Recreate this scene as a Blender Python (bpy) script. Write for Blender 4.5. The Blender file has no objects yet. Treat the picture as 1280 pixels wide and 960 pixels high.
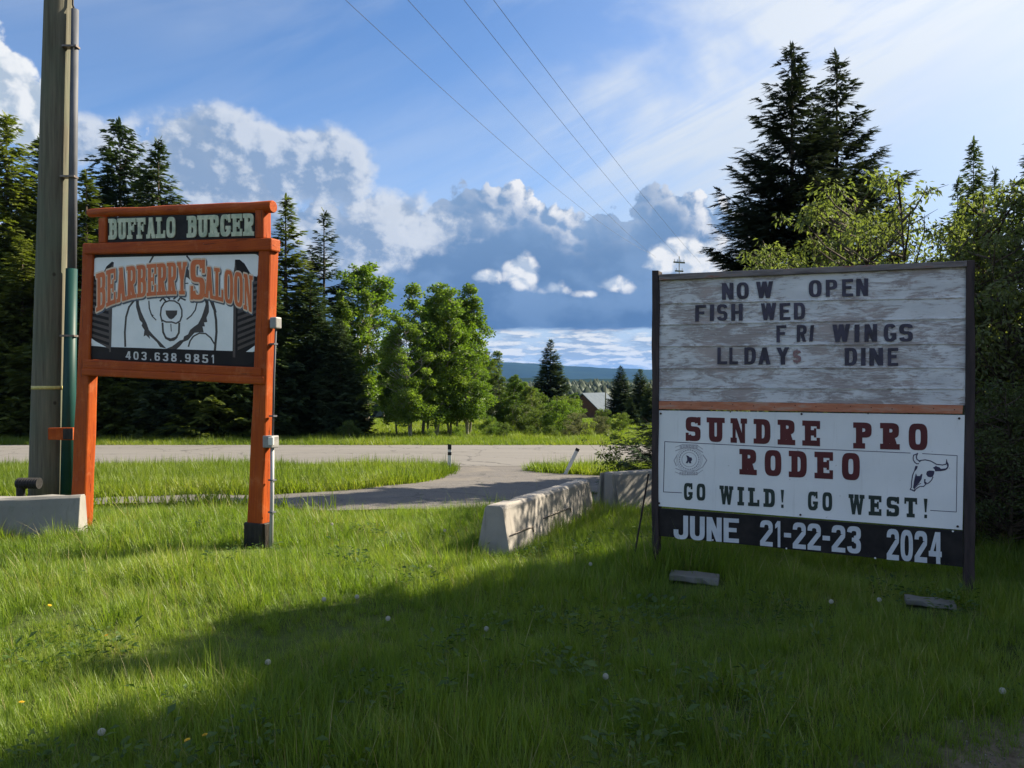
import bpy, math, random
import numpy as np
from mathutils import Vector, Matrix, geometry
R = math.radians
sc = bpy.context.scene
COL = sc.collection
random.seed(7)

# ------------------------------------------------------------------ camera
EYE = 1.6
cam_d = bpy.data.cameras.new('camera'); cam = bpy.data.objects.new('camera', cam_d); COL.objects.link(cam)
cam.location = (0, 0, EYE); cam.rotation_euler = (R(90), 0, 0)
cam_d.sensor_width = 36; cam_d.lens = 27; cam_d.clip_start = .05; cam_d.clip_end = 60000
sc.camera = cam

# ------------------------------------------------------------------ sun, sky, exposure
SUN_AZ, SUN_EL = R(62), R(35)          # azimuth clockwise from the view direction (+Y)
sun_d = bpy.data.lights.new('sun', 'SUN'); sun_d.energy = 5.0; sun_d.angle = R(.53); sun_d.color = (1, .86, .66)
sun = bpy.data.objects.new('sun', sun_d); COL.objects.link(sun)
SD = Vector((math.sin(SUN_AZ)*math.cos(SUN_EL), math.cos(SUN_AZ)*math.cos(SUN_EL), math.sin(SUN_EL)))
sun.rotation_euler = SD.to_track_quat('Z', 'Y').to_euler()
sun.location = (20, 10, 30)
sc.view_settings.view_transform = 'Standard'; sc.view_settings.look = 'None'
EXPO = 1.52
sc.view_settings.exposure = EXPO; sc.view_settings.gamma = 1
sc.view_settings.use_curve_mapping = False
try:
    sc.cycles.use_denoising = True
    sc.cycles.max_bounces = 8; sc.cycles.transparent_max_bounces = 8
    sc.cycles.diffuse_bounces = 5
    sc.cycles.volume_bounces = 0
except Exception: pass

class X:
    """a socket (or a number) of a node tree that can be added, multiplied..."""
    nt = None
    def __init__(s, v): s.v = v
    @staticmethod
    def m(op, *a, clamp=False):
        n = X.nt.nodes.new('ShaderNodeMath'); n.operation = op; n.use_clamp = clamp
        for i, q in enumerate(a): X.put(n.inputs[i], q)
        return X(n.outputs[0])
    @staticmethod
    def put(sock, q):
        if isinstance(q, X): q = q.v
        if isinstance(q, bpy.types.NodeSocket): X.nt.links.new(q, sock)
        else: sock.default_value = q
    def __add__(s, o): return X.m('ADD', s, o)
    __radd__ = __add__
    def __mul__(s, o): return X.m('MULTIPLY', s, o)
    __rmul__ = __mul__
    def __sub__(s, o): return X.m('SUBTRACT', s, o)
    def __rsub__(s, o): return X.m('SUBTRACT', o, s)
    def __truediv__(s, o): return X.m('DIVIDE', s, o)
def xmax(a, b): return X.m('MAXIMUM', a, b)
def xmin(a, b): return X.m('MINIMUM', a, b)
def sat(a): return X.m('ADD', a, 0.0, clamp=True)
def sstep(x, a, b, o0=0., o1=1.):
    n = X.nt.nodes.new('ShaderNodeMapRange'); n.interpolation_type = 'SMOOTHSTEP'
    for i, q in enumerate((x, a, b, o0, o1)): X.put(n.inputs[i], q)
    return X(n.outputs[0])
def lin(x, a, b, o0=0., o1=1.):
    n = X.nt.nodes.new('ShaderNodeMapRange')
    for i, q in enumerate((x, a, b, o0, o1)): X.put(n.inputs[i], q)
    return X(n.outputs[0])
def vec(x, y, z=0.):
    n = X.nt.nodes.new('ShaderNodeCombineXYZ')
    for i, q in enumerate((x, y, z)): X.put(n.inputs[i], q)
    return X(n.outputs[0])
def noise(v, scale, detail=4., rough=.5, dist=0., col=False, dim='3D'):
    n = X.nt.nodes.new('ShaderNodeTexNoise'); n.noise_dimensions = dim; X.put(n.inputs['Vector'], v)
    X.put(n.inputs['Scale'], scale); X.put(n.inputs['Detail'], detail); X.put(n.inputs['Roughness'], rough); X.put(n.inputs['Distortion'], dist)
    return X(n.outputs['Color' if col else 'Fac'])
def voro(v, scale, feat='F1', smooth=None, out='Distance', detail=0., dim='3D'):
    n = X.nt.nodes.new('ShaderNodeTexVoronoi'); n.voronoi_dimensions = dim; n.feature = feat
    X.put(n.inputs['Vector'], v); X.put(n.inputs['Scale'], scale); X.put(n.inputs['Detail'], detail)
    if smooth is not None: X.put(n.inputs['Smoothness'], smooth)
    return X(n.outputs[out])
def curve(x, pts):
    n = X.nt.nodes.new('ShaderNodeFloatCurve'); X.put(n.inputs['Value'], x)
    c = n.mapping.curves[0]
    while len(c.points) > 2: c.points.remove(c.points[1])
    c.points[0].location = pts[0]; c.points[1].location = pts[-1]
    for p in pts[1:-1]: c.points.new(*p)
    n.mapping.update()
    return X(n.outputs[0])
def vm(op, *a, out=0):
    n = X.nt.nodes.new('ShaderNodeVectorMath'); n.operation = op
    for i, q in enumerate(a): X.put(n.inputs[i], q)
    return X(n.outputs[out])
def mixc(f, a, b, mode='MIX'):
    n = X.nt.nodes.new('ShaderNodeMix'); n.data_type = 'RGBA'; n.blend_type = mode
    X.put(n.inputs[0], f)
    for k, q in ((6, a), (7, b)):
        if isinstance(q, tuple) and len(q) == 3: q = (*q, 1)
        X.put(n.inputs[k], q)
    return X(n.outputs[2])
def sep(v):
    n = X.nt.nodes.new('ShaderNodeSeparateXYZ'); X.put(n.inputs[0], v)
    return X(n.outputs[0]), X(n.outputs[1]), X(n.outputs[2])
def srgb(r, g, b):
    f = lambda c: c/255/12.92 if c/255 <= .04045 else ((c/255+.055)/1.055)**2.4
    return (f(r), f(g), f(b), 1)

w = bpy.data.worlds.new('World'); sc.world = w; w.use_nodes = True
nt = w.node_tree; nt.nodes.clear(); X.nt = nt
out = nt.nodes.new('ShaderNodeOutputWorld'); bg = nt.nodes.new('ShaderNodeBackground')
nt.links.new(bg.outputs[0], out.inputs[0])
sky = nt.nodes.new('ShaderNodeTexSky'); sky.sky_type = 'NISHITA'; sky.sun_disc = False
sky.sun_elevation = SUN_EL; sky.sun_rotation = SUN_AZ; sky.altitude = 1200; sky.air_density = 1.0; sky.dust_density = .3; sky.ozone_density = 5.0
SKYS = .061
bg.inputs[1].default_value = SKYS

def AE(px, py):          # direction (azimuth, elevation) of a cloud seen in the photograph
    x, z = (px-640)/960, (480-py)/960
    l = math.sqrt(x*x+1+z*z)
    return math.atan2(x, 1), math.asin(z/l)

def noise2(*k): return noise(*k, dim='2D')
def voro2(v, scale): return voro(v, scale, dim='2D')
tc = nt.nodes.new('ShaderNodeTexCoord')
dx, dy, dz = sep(X(tc.outputs['Generated']))
az = X.m('ARCTAN2', dx, dy); el = X.m('ARCSINE', dz)

# top outline of the big cumulus bank round the whole horizon (azimuth in units of pi mapped to 0..1)
prof_px = [(240, 150), (300, 190), (350, 235), (400, 262), (450, 250), (490, 255), (530, 262), (560, 240), (590, 230), (620, 232), (645, 224), (668, 232), (690, 256), (712, 262),
           (735, 270), (758, 260), (775, 272), (790, 250), (808, 234), (832, 226), (858, 240), (885, 250), (905, 256), (960, 300), (1100, 330), (1280, 350)]
prof = [AE(px, py+4) for px, py in prof_px]
outer_p = [(-3.14, .10), (-2.6, .26), (-2.2, .17), (-1.8, .25), (-1.4, .14), (-1.05, .15), (-.8, .18), (-.63, .17), (-.5, .20)]  # bank out of view, made taller to throw more light into the shade
outer_q = [(.75, .09), (1.0, .13), (1.4, .07), (1.9, .22), (2.4, .16), (2.8, .24), (3.14, .10)]
prof = outer_p + prof + outer_q
prof_n = [((a/math.pi+1)/2, e*2) for a, e in prof]
S = 2**-EXPO/SKYS
def sc_(c, k=1.): return tuple(x*S*k for x in c[:3])+(1,)
skyc = mixc(1., X(sky.outputs[0]), (.82, .94, 1.01), 'MULTIPLY')
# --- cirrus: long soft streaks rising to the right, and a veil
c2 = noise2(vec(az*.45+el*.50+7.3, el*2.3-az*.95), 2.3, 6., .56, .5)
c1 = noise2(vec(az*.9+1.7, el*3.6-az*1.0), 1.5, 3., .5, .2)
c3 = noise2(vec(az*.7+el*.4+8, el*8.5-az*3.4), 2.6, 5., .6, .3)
wr = xmax(sstep(az+el*.35, .0, .55, .08, 1.), sstep(el, .50, .85, 0., 1.1))  # second term: overhead cirrus out of view, added to brighten shaded surfaces
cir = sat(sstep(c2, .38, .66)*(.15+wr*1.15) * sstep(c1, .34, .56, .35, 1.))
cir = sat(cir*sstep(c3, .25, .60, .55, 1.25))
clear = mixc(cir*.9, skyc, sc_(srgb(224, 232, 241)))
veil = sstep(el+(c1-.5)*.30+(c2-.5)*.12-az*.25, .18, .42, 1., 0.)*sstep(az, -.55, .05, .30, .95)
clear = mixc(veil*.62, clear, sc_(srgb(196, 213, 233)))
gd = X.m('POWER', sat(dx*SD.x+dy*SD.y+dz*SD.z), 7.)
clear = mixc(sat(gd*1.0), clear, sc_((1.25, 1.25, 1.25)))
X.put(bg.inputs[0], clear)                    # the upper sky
# --- billows shared by every cumulus, at a direction and a step towards the sun
DS = .012
def billow(a, e):
    wv = noise2(vec(a, e), 34., 1.)-.5
    v1 = vec(a+wv*.014, e*1.15+wv*.014)
    b1 = voro2(v1, 19.); b2 = voro2(vm('ADD', v1, (3.3, 1.7, 0)), 47.)
    b3 = noise2(v1, 80., 4., .62)
    return (0.5-b1)*.034 + (0.45-b2)*.018 + (b3-.5)*.018
B1 = billow(az, el); B2 = billow(az+DS*.9, el+DS*.5)
top = curve(az/(2*math.pi)+.5, prof_n)*.5
top2 = curve((az+DS*.9)/(2*math.pi)+.5, prof_n)*.5
D1 = top-el+B1; D2 = top2-(el+DS*.5)+B2
base = AE(640, 412)[1]
# --- strip of far flat clouds beneath the bank
hz = noise2(vec(az+2, el*5.), 16., 5., .62); hl = noise2(vec(az+DS*.6+2, (el+DS*.35)*5.), 16., 4., .62)
lit = sstep(hz-hl, -.07, .10)
hc = mixc(lit, sc_(srgb(160, 178, 198)), sc_(srgb(240, 240, 236)))
hm = sstep(hz+sstep(el, .075, .012, 0., .25), .40, .58)*sstep(el, .14, .08, 0., 1.)
col = mixc(sstep(el, .12, .05, 0., .9), clear, sc_(srgb(190, 208, 226)))
col = mixc(hm, col, hc)
# --- the bank
mask = sstep(D1, 0.0, .006)*sstep(el+(hz-.5)*.012, base-.004, base+.003)
rim = sstep(D1, .062, .004)
slope = (B1-B2)*60. + .25
# where along the bank the sun catches its top, the rest is thin grey haze
ls = [(-3.14, .5), (-1.2, .6), (AE(240, 0)[0], .55), (AE(450, 0)[0], .55), (AE(560, 0)[0], .15), (AE(610, 0)[0], .35), (AE(640, 0)[0], 1.), (AE(705, 0)[0], 1.),
      (AE(740, 0)[0], .10), (AE(800, 0)[0], .15), (AE(840, 0)[0], .7), (AE(900, 0)[0], 1.), (1.4, .8), (3.14, .5)]
lsv = curve(az/(2*math.pi)+.5, [((a/math.pi+1)/2, v) for a, v in ls])
litb = sat(sstep(slope, -.35, .85)*rim*lsv*1.15)
shade_n = noise2(vec(az+5, el*1.5), 9., 4., .55)
body = mixc(sstep(el, base, base+.16), sc_(srgb(86, 119, 162)), sc_(srgb(118, 150, 190)))
body = mixc(sstep(shade_n, .42, .68, 0., .6), body, sc_(srgb(134, 164, 202)))
body = mixc(sstep(D1, .05, .0, 0., .35), body, sc_(srgb(150, 176, 208)))
body = mixc(sstep(el, base+.05, base, 0., .35), body, sc_(srgb(72, 101, 140)))
# unseen clouds behind the camera and at the left, whitened all over to lift the shade
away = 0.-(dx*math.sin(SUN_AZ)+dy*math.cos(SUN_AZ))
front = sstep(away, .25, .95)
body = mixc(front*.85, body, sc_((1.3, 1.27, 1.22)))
col = mixc(mask, col, mixc(litb, body, sc_(srgb(242, 243, 246))))
# --- single clouds in front: (px, py, half width, half height)
NS1 = noise2(vec(az+6, el*1.25), 8., 6., .56); NS2 = noise2(vec(az+6+DS*1.1, (el+DS*.7)*1.25), 8., 6., .56)
def layer(col, lst, shade, light, amp, lo, hi, gain, op, bias, soft=False):
    B1, B2 = ((NS1-.5)*.22, (NS2-.5)*.22) if soft else (BB1, BB2)
    best = None
    for (px, py, rx, ry) in lst:
        ca, ce = AE(px, py); rx /= 960; ry /= 960; q = (rx*ry)**.5
        v = vm('MULTIPLY_ADD', AEV, (1/rx, 1/ry, 0), (-ca/rx, -ce/ry, 0))
        d = (1.-vm('LENGTH', v, out=1))*q
        best = d if best is None else xmax(best, d)
    A = best + B1*amp
    m = sstep(A, lo, hi)
    # rounded: brighter where the billows and the edge turn to the sun
    l = sat(sstep((B1-B2)*gain, bias, .65) + sstep(A, .03, .0, -.1, .15))
    return mixc(m*op, col, mixc(l, sc_(shade), sc_(light)))
AEV = vec(az, el); BB1, BB2 = B1, B2
L_soft = [(300, 200, 130, 56), (395, 212, 62, 52), (240, 240, 90, 40), (150, 180, 60, 22), (225, 170, 50, 26), (420, 300, 50, 22), (560, 278, 50, 26), (500, 262, 36, 20), (465, 300, 40, 22)]
col = layer(col, L_soft, srgb(140, 164, 196), srgb(216, 223, 233), .75, -.022, .010, 32., .92, -.48, True)
L_left = [(0, 132, 64, 44), (-70, 110, 90, 70), (45, 160, 30, 14), (-220, 150, 120, 50)]
col = layer(col, L_left, srgb(180, 196, 214), srgb(244, 246, 248), .8, 0., .009, 55., 1., -.5)
L_puff = [(655, 342, 24, 20), (606, 346, 18, 9), (692, 361, 13, 6), (770, 356, 26, 9), (735, 368, 10, 4), (862, 322, 46, 26), (905, 318, 40, 26), (930, 330, 60, 30), (840, 330, 28, 12)]
col = layer(col, L_puff, srgb(180, 196, 216), srgb(246, 246, 246), .45, -.002, .009, 70., .95, -.5)
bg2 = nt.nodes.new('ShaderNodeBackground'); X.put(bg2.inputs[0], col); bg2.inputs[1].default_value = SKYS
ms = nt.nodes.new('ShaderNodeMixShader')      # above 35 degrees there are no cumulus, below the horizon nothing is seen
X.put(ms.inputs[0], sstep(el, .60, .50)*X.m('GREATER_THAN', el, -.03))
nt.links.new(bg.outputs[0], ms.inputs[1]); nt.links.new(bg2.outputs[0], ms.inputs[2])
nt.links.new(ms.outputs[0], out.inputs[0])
try: w.cycles.sampling_method = 'NONE'
except Exception: pass

# ================================================================== materials
def newmat(name):
    m = bpy.data.materials.new(name); m.use_nodes = True
    nt = m.node_tree; X.nt = nt
    p = nt.nodes['Principled BSDF']
    return m, nt, p
def objv(scale=(1, 1, 1), obj=True):
    t = X.nt.nodes.new('ShaderNodeTexCoord')
    return vm('MULTIPLY', X(t.outputs['Object' if obj else 'Generated']), scale)
def posv(scale=(1, 1, 1)):
    g = X.nt.nodes.new('ShaderNodeNewGeometry')
    return vm('MULTIPLY', X(g.outputs['Position']), scale)
def bump(p, h, strength=.3, dist=.01):
    b = X.nt.nodes.new('ShaderNodeBump'); b.inputs['Strength'].default_value = strength; b.inputs['Distance'].default_value = dist
    X.put(b.inputs['Height'], h); X.nt.links.new(b.outputs[0], p.inputs['Normal'])
def ramp(f, stops):
    n = X.nt.nodes.new('ShaderNodeValToRGB'); X.put(n.inputs[0], f)
    cr = n.color_ramp
    while len(cr.elements) < len(stops): cr.elements.new(.5)
    for e, (q, c) in zip(cr.elements, stops): e.position = q; e.color = (*c[:3], 1)
    return X(n.outputs[0])
def mat_rough(name, c1, c2, scale=(4, 4, 4), rough=.8, det=6., bstr=.3, bdist=.006, sc2=1., lo=.35, hi=.65, metal=0., spec=.3):
    m, nt, p = newmat(name)
    v = objv(scale)
    f = noise(v, sc2, det, .6)
    X.put(p.inputs['Base Color'], ramp(f, [(lo, c1), (hi, c2)]))
    p.inputs['Roughness'].default_value = rough; p.inputs['Metallic'].default_value = metal
    p.inputs['Specular IOR Level'].default_value = spec
    if bstr: bump(p, noise(v, sc2*6, 4., .6), bstr, bdist)
    return m

M = {}
# orange painted timber: brushed paint, faded in places, split along the grain
def painted(name, g):
    m, nt, p = newmat(name)
    gr = noise(objv(tuple(60 if k < 1 else 2.2 for k in g)), 1., 6., .65, .3); big = noise(objv((2.2, 2.2, 2.2)), 1., 4.)
    c = ramp(big, [(.3, (.31, .055, .009)), (.7, (.42, .088, .014))])
    c = mixc(sstep(gr, .40, .62, 0., .5), c, (.22, .036, .012))
    fade = sstep(noise(objv((5, 5, 5)), 1., 7., .7), .52, .68); c = mixc(fade*.35, c, (.48, .17, .07))
    crack = sstep(noise(objv(tuple(34 if k < 1 else 1.3 for k in g)), 1., 5., .6, .4), .64, .68); c = mixc(crack*.85, c, (.05, .022, .014))
    chip = sstep(noise(objv((22, 22, 22)), 1., 6., .7), .67, .70); c = mixc(chip*.8, c, (.20, .14, .10))
    X.put(p.inputs['Base Color'], c); p.inputs['Roughness'].default_value = .6; p.inputs['Specular IOR Level'].default_value = .12
    bump(p, gr-crack*1.2-chip*.3, .7, .006); return m
M['orange'] = painted('orange_paint_upright', (0, 0, 1)); M['orange_h'] = painted('orange_paint_rail', (1, 0, 0))
M['black_board'] = mat_rough('black_board', (.012, .012, .014), (.03, .028, .028), (6, 6, 6), .6, bstr=.1, bdist=.002, spec=.12)
M['black_wrap'] = mat_rough('black_wrap', (.008, .008, .008), (.03, .026, .022), (20, 20, 5), .6, bstr=.6, bdist=.004)
M['dark_post'] = mat_rough('dark_post', (.022, .018, .02), (.055, .04, .04), (20, 20, 3), .7, bstr=.5, bdist=.004)
M['cream_letter'] = mat_rough('cream_letter', (.36, .42, .31), (.55, .58, .44), (12, 12, 12), .6, bstr=0, lo=.4, hi=.6)
M['letter_orange'] = mat_rough('letter_orange', (.55, .12, .03), (.62, .16, .045), (5, 5, 5), .5, bstr=0)
M['letter_cream'] = mat_rough('letter_cream', (.62, .48, .36), (.72, .58, .45), (5, 5, 5), .5, bstr=0)
M['letter_shadow_blue'] = mat_rough('letter_blue', (.06, .08, .11), (.09, .11, .15), (5, 5, 5), .5, bstr=0)
M['art_white'] = mat_rough('art_white', (.70, .73, .75), (.78, .80, .82), (3, 3, 3), .35, bstr=0)
M['art_black'] = mat_rough('art_black', (.012, .011, .012), (.022, .018, .018), (3, 3, 3), .55, bstr=0, spec=.12)
M['art_line'] = mat_rough('art_line', (.025, .022, .022), (.05, .04, .035), (8, 8, 8), .45, bstr=0)
M['art_door'] = mat_rough('art_door', (.05, .038, .034), (.075, .055, .05), (8, 8, 8), .45, bstr=0)
M['art_grey'] = mat_rough('art_grey', (.5, .5, .5), (.6, .6, .6), (8, 8, 8), .45, bstr=0)
M['metal_grey'] = mat_rough('grey_conduit', (.07, .08, .10), (.12, .13, .15), (8, 8, 2), .7, bstr=.05, metal=.1)
M['box_grey'] = mat_rough('grey_box', (.20, .205, .21), (.29, .29, .29), (14, 14, 14), .5, bstr=.1)
M['pipe_light'] = mat_rough('pale_grey_pipe', (.30, .31, .32), (.42, .43, .44), (8, 8, 2), .5, bstr=.05)
M['box_white'] = mat_rough('pale_socket', (.6, .6, .57), (.7, .7, .66), (14, 14, 14), .5, bstr=0)
M['green_pipe'] = mat_rough('green_pipe', (.004, .040, .036), (.008, .055, .05), (5, 5, 2), .5, bstr=.05)
M['yellow_band'] = mat_rough('yellow_band', (.45, .38, .12), (.6, .52, .2), (30, 30, 30), .5, bstr=.2)
M['rubber'] = mat_rough('black_rubber', (.01, .01, .011), (.025, .025, .027), (30, 30, 30), .6, bstr=.2)
m, nt, p = newmat('rodeo_white'); M['rodeo_white'] = m
f = noise(objv((1.6, 1.6, 1.1)), 1., 5., .6); c = ramp(f, [(.3, (.68, .71, .72)), (.7, (.80, .82, .83))])
c = mixc(sstep(noise(objv((16, 9, 1.4)), 1., 5., .65), .56, .72)*.28, c, (.42, .43, .42)); c = mixc(sstep(noise(objv((34, 34, 34)), 1., 3., .6), .70, .74)*.5, c, (.30, .29, .28))
X.put(p.inputs['Base Color'], c); p.inputs['Roughness'].default_value = .38; p.inputs['Specular IOR Level'].default_value = .3; bump(p, noise(objv((2.2, 2, 3.5)), 1., 2.), .35, .03)
M['rodeo_red'] = mat_rough('rodeo_red', (.075, .014, .018), (.11, .020, .024), (5, 5, 5), .45, bstr=0)
M['rodeo_green'] = mat_rough('rodeo_green', (.015, .028, .026), (.03, .05, .045), (5, 5, 5), .45, bstr=0)
M['rodeo_line'] = mat_rough('rodeo_line', (.03, .03, .07), (.05, .045, .09), (9, 9, 9), .45, bstr=0)
M['pale_letter'] = mat_rough('pale_letter', (.48, .52, .57), (.58, .62, .66), (9, 9, 9), .5, bstr=0)
M['sign_letter'] = mat_rough('sign_letter', (.012, .013, .03), (.045, .045, .085), (9, 9, 9), .35, bstr=0)
M['sign_letter_faded'] = mat_rough('sign_letter_faded', (.20, .12, .13), (.28, .18, .18), (9, 9, 9), .5, bstr=0)
M['badge_grey'] = mat_rough('badge_grey', (.34, .34, .38), (.44, .43, .46), (20, 20, 20), .5, bstr=0)
M['screw'] = mat_rough('screw', (.02, .018, .02), (.08, .05, .04), (60, 60, 60), .5, bstr=0, metal=.5)
M['steel'] = mat_rough('steel', (.12, .10, .09), (.22, .19, .17), (30, 30, 30), .5, bstr=.1, metal=.6)
M['white_post'] = mat_rough('white_post', (.62, .62, .6), (.75, .75, .72), (10, 10, 10), .5, bstr=0)

# peeling white paint over grey weathered plywood
m, nt, p = newmat('peeling_board'); M['peel'] = m
a = noise(objv((4.6, 5, 13)), 1., 10., .74, .9); b = noise(objv((9, 7, 75)), 1., 6., .7, .3); d = noise(objv((1.1, 1, 2.3)), 1., 3.)
f = a*.55 + b*.35 + d*.42
white = sstep(f, .60, .70)
wood = ramp(noise(objv((5, 5, 70)), 1., 5., .6), [(.3, (.24, .215, .21)), (.7, (.42, .385, .38))])
wood = mixc(sstep(noise(objv((2.5, 2, 5)), 1.3, 3.), .5, .66), wood, (.40, .35, .34))
paint = ramp(noise(objv((3, 3, 9)), 1., 5.), [(.35, (.54, .56, .58)), (.65, (.68, .70, .72))])
c = mixc(white, wood, paint)
crack = sstep(noise(objv((3, 3, 26)), 2., 7., .75, .4), .66, .74)
c = mixc(crack*.6, c, (.10, .06, .05))
X.put(p.inputs['Base Color'], c); p.inputs['Roughness'].default_value = .8; p.inputs['Specular IOR Level'].default_value = .2
bump(p, white*.6+b*.5, .6, .004)
# faded orange trim strip
m, nt, p = newmat('faded_trim'); M['trim_orange'] = m
f = noise(objv((5, 5, 25)), 1., 6., .65)
c = ramp(f, [(.3, (.30, .11, .06)), (.5, (.46, .17, .09)), (.68, (.42, .27, .2)), (.8, (.1, .07, .06))])
X.put(p.inputs['Base Color'], c); p.inputs['Roughness'].default_value = .75; bump(p, f, .4, .004)
m, nt, p = newmat('weathered_trim'); M['trim_grey'] = m
f = noise(objv((3, 5, 30)), 1., 6., .65)
c = ramp(f, [(.3, (.07, .06, .06)), (.55, (.20, .18, .18)), (.64, (.22, .09, .055)), (.8, (.15, .14, .14))])
X.put(p.inputs['Base Color'], c); p.inputs['Roughness'].default_value = .8; bump(p, f, .4, .004)

# concrete: pitted, stained, with vertical dirt runs
def concrete(name, c1, c2):
    m, nt, p = newmat(name)
    f = noise(objv((1.6, 1.6, 1.6)), 1., 8., .62); g = noise(objv((40, 40, 40)), 1., 3., .6)
    c = ramp(f, [(.3, c1), (.7, c2)])
    st = sstep(noise(objv((9, 9, 1.2)), 1., 5., .6), .56, .74)
    c = mixc(st*.45, c, (.11, .10, .085))
    pit = sstep(voro(objv((1, 1, 1)), 38.), .16, .08)*sstep(noise(objv((1, 1, 1)), 9., 2.), .5, .62)
    c = mixc(pit*.7, c, (.07, .065, .06))
    mo = sstep(noise(objv((1, 1, 1)), 5.5, 5., .65), .60, .72)
    c = mixc(mo*.35, c, (.10, .12, .06))
    X.put(p.inputs['Base Color'], c); p.inputs['Roughness'].default_value = .9; p.inputs['Specular IOR Level'].default_value = .2
    bump(p, f*.5+g*.25-pit*.8, .5, .006)
    return m
M['concrete'] = concrete('concrete', (.24, .23, .215), (.36, .345, .32))
M['concrete_grey'] = concrete('concrete_grey', (.19, .19, .18), (.29, .285, .265))
M['concrete_dark'] = concrete('concrete_dark', (.12, .12, .11), (.19, .19, .175))
# utility pole wood
m, nt, p = newmat('pole_wood'); M['pole'] = m
f = noise(objv((26, 26, 1.1)), 1., 7., .65); g = noise(objv((3, 3, 1.5)), 1., 5.)
c = ramp(f, [(.3, (.07, .066, .05)), (.55, (.135, .13, .098)), (.75, (.19, .175, .13))])
c = mixc(sstep(g, .42, .62)*.5, c, (.10, .125, .09))
kn = sstep(voro(objv((1, 1, .8)), 3.1), .085, .04); c = mixc(kn*.8, c, (.035, .03, .022))
X.put(p.inputs['Base Color'], c); p.inputs['Roughness'].default_value = .85; p.inputs['Specular IOR Level'].default_value = .2
bump(p, f-kn*.4, .7, .012)
# bark
M['bark'] = mat_rough('bark', (.045, .035, .026), (.13, .105, .08), (16, 16, 3), .95, bstr=.9, bdist=.02)
M['pale_bark'] = mat_rough('pale_bark', (.16, .15, .115), (.33, .31, .25), (9, 9, 4), .9, bstr=.5, bdist=.01)

def leafmat(name, dark, light, yellow, trans=.35, vscale=.9, gloss=.5, rand=.5):
    m, nt, p = newmat(name)
    oi = nt.nodes.new('ShaderNodeObjectInfo'); at = nt.nodes.new('ShaderNodeAttribute'); at.attribute_name = 'tone'
    f = noise(posv((vscale,)*3), 1., 4. if rand else 6., .5 if rand else .72)
    t = X(at.outputs['Fac'])
    k = sat((f-.5)*(.9 if rand else 2.0) + t*.55 + (X(oi.outputs['Random'])-.5)*rand + .22)
    c = ramp(k, [(.1, dark), (.6, light), (1., yellow)])
    nt.nodes.remove(p)
    d = nt.nodes.new('ShaderNodeBsdfDiffuse'); X.put(d.inputs[0], c)
    tr = nt.nodes.new('ShaderNodeBsdfTranslucent')
    X.put(tr.inputs[0], mixc(1., c, (1.15, 1.25, .45), 'MULTIPLY'))
    gl = nt.nodes.new('ShaderNodeBsdfGlossy'); gl.inputs['Roughness'].default_value = gloss; gl.inputs[0].default_value = (.55, .6, .6, 1)
    mx = nt.nodes.new('ShaderNodeMixShader'); mx.inputs[0].default_value = trans
    nt.links.new(d.outputs[0], mx.inputs[1]); nt.links.new(tr.outputs[0], mx.inputs[2])
    m2 = nt.nodes.new('ShaderNodeMixShader'); m2.inputs[0].default_value = .03
    nt.links.new(mx.outputs[0], m2.inputs[1]); nt.links.new(gl.outputs[0], m2.inputs[2])
    nt.links.new(m2.outputs[0], nt.nodes['Material Output'].inputs[0])
    return m
M['spruce'] = leafmat('spruce_needles', (.034, .058, .024), (.088, .128, .042), (.16, .20, .06), .32, .5)
M['spruce_warm'] = leafmat('warm_spruce_needles', (.050, .076, .020), (.13, .165, .036), (.21, .24, .06), .40, .6)
M['spruce_dark'] = leafmat('dark_spruce_needles', (.028, .050, .027), (.064, .098, .046), (.12, .15, .06), .30, .5)
M['spruce_backlit'] = leafmat('backlit_spruce_needles', (.030, .044, .036), (.050, .068, .052), (.075, .09, .062), .15, .5)  # darkened needles: the backlit look of the twin spruces is put into the colour
M['leaf'] = leafmat('aspen_leaves', (.060, .110, .018), (.12, .195, .030), (.20, .27, .05), .50, .7)
M['leaf_right'] = leafmat('willow_leaves', (.085, .115, .050), (.155, .190, .075), (.23, .25, .12), .5, .9, .55)
M['leaf_bush'] = leafmat('bush_leaves', (.055, .09, .022), (.115, .165, .035), (.18, .22, .05), .42, .8)
M['leaf_grey'] = leafmat('grey_bush_leaves', (.075, .085, .05), (.13, .14, .085), (.18, .18, .11), .35, .8)
M['grass'] = leafmat('grass_blades', (.088, .150, .020), (.172, .255, .034), (.28, .31, .075), .50, .55, .45, 0.)
M['grass_far'] = leafmat('verge_grass_blades', (.10, .155, .018), (.175, .235, .032), (.27, .29, .07), .50, .25, .45, 0.)
M['straw'] = leafmat('dry_stalks', (.20, .16, .07), (.32, .27, .13), (.42, .36, .2), .3, .55, .5, 0.)
M['weed'] = leafmat('weed_leaves', (.035, .07, .02), (.07, .125, .03), (.11, .16, .04), .4, 3.)

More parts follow.
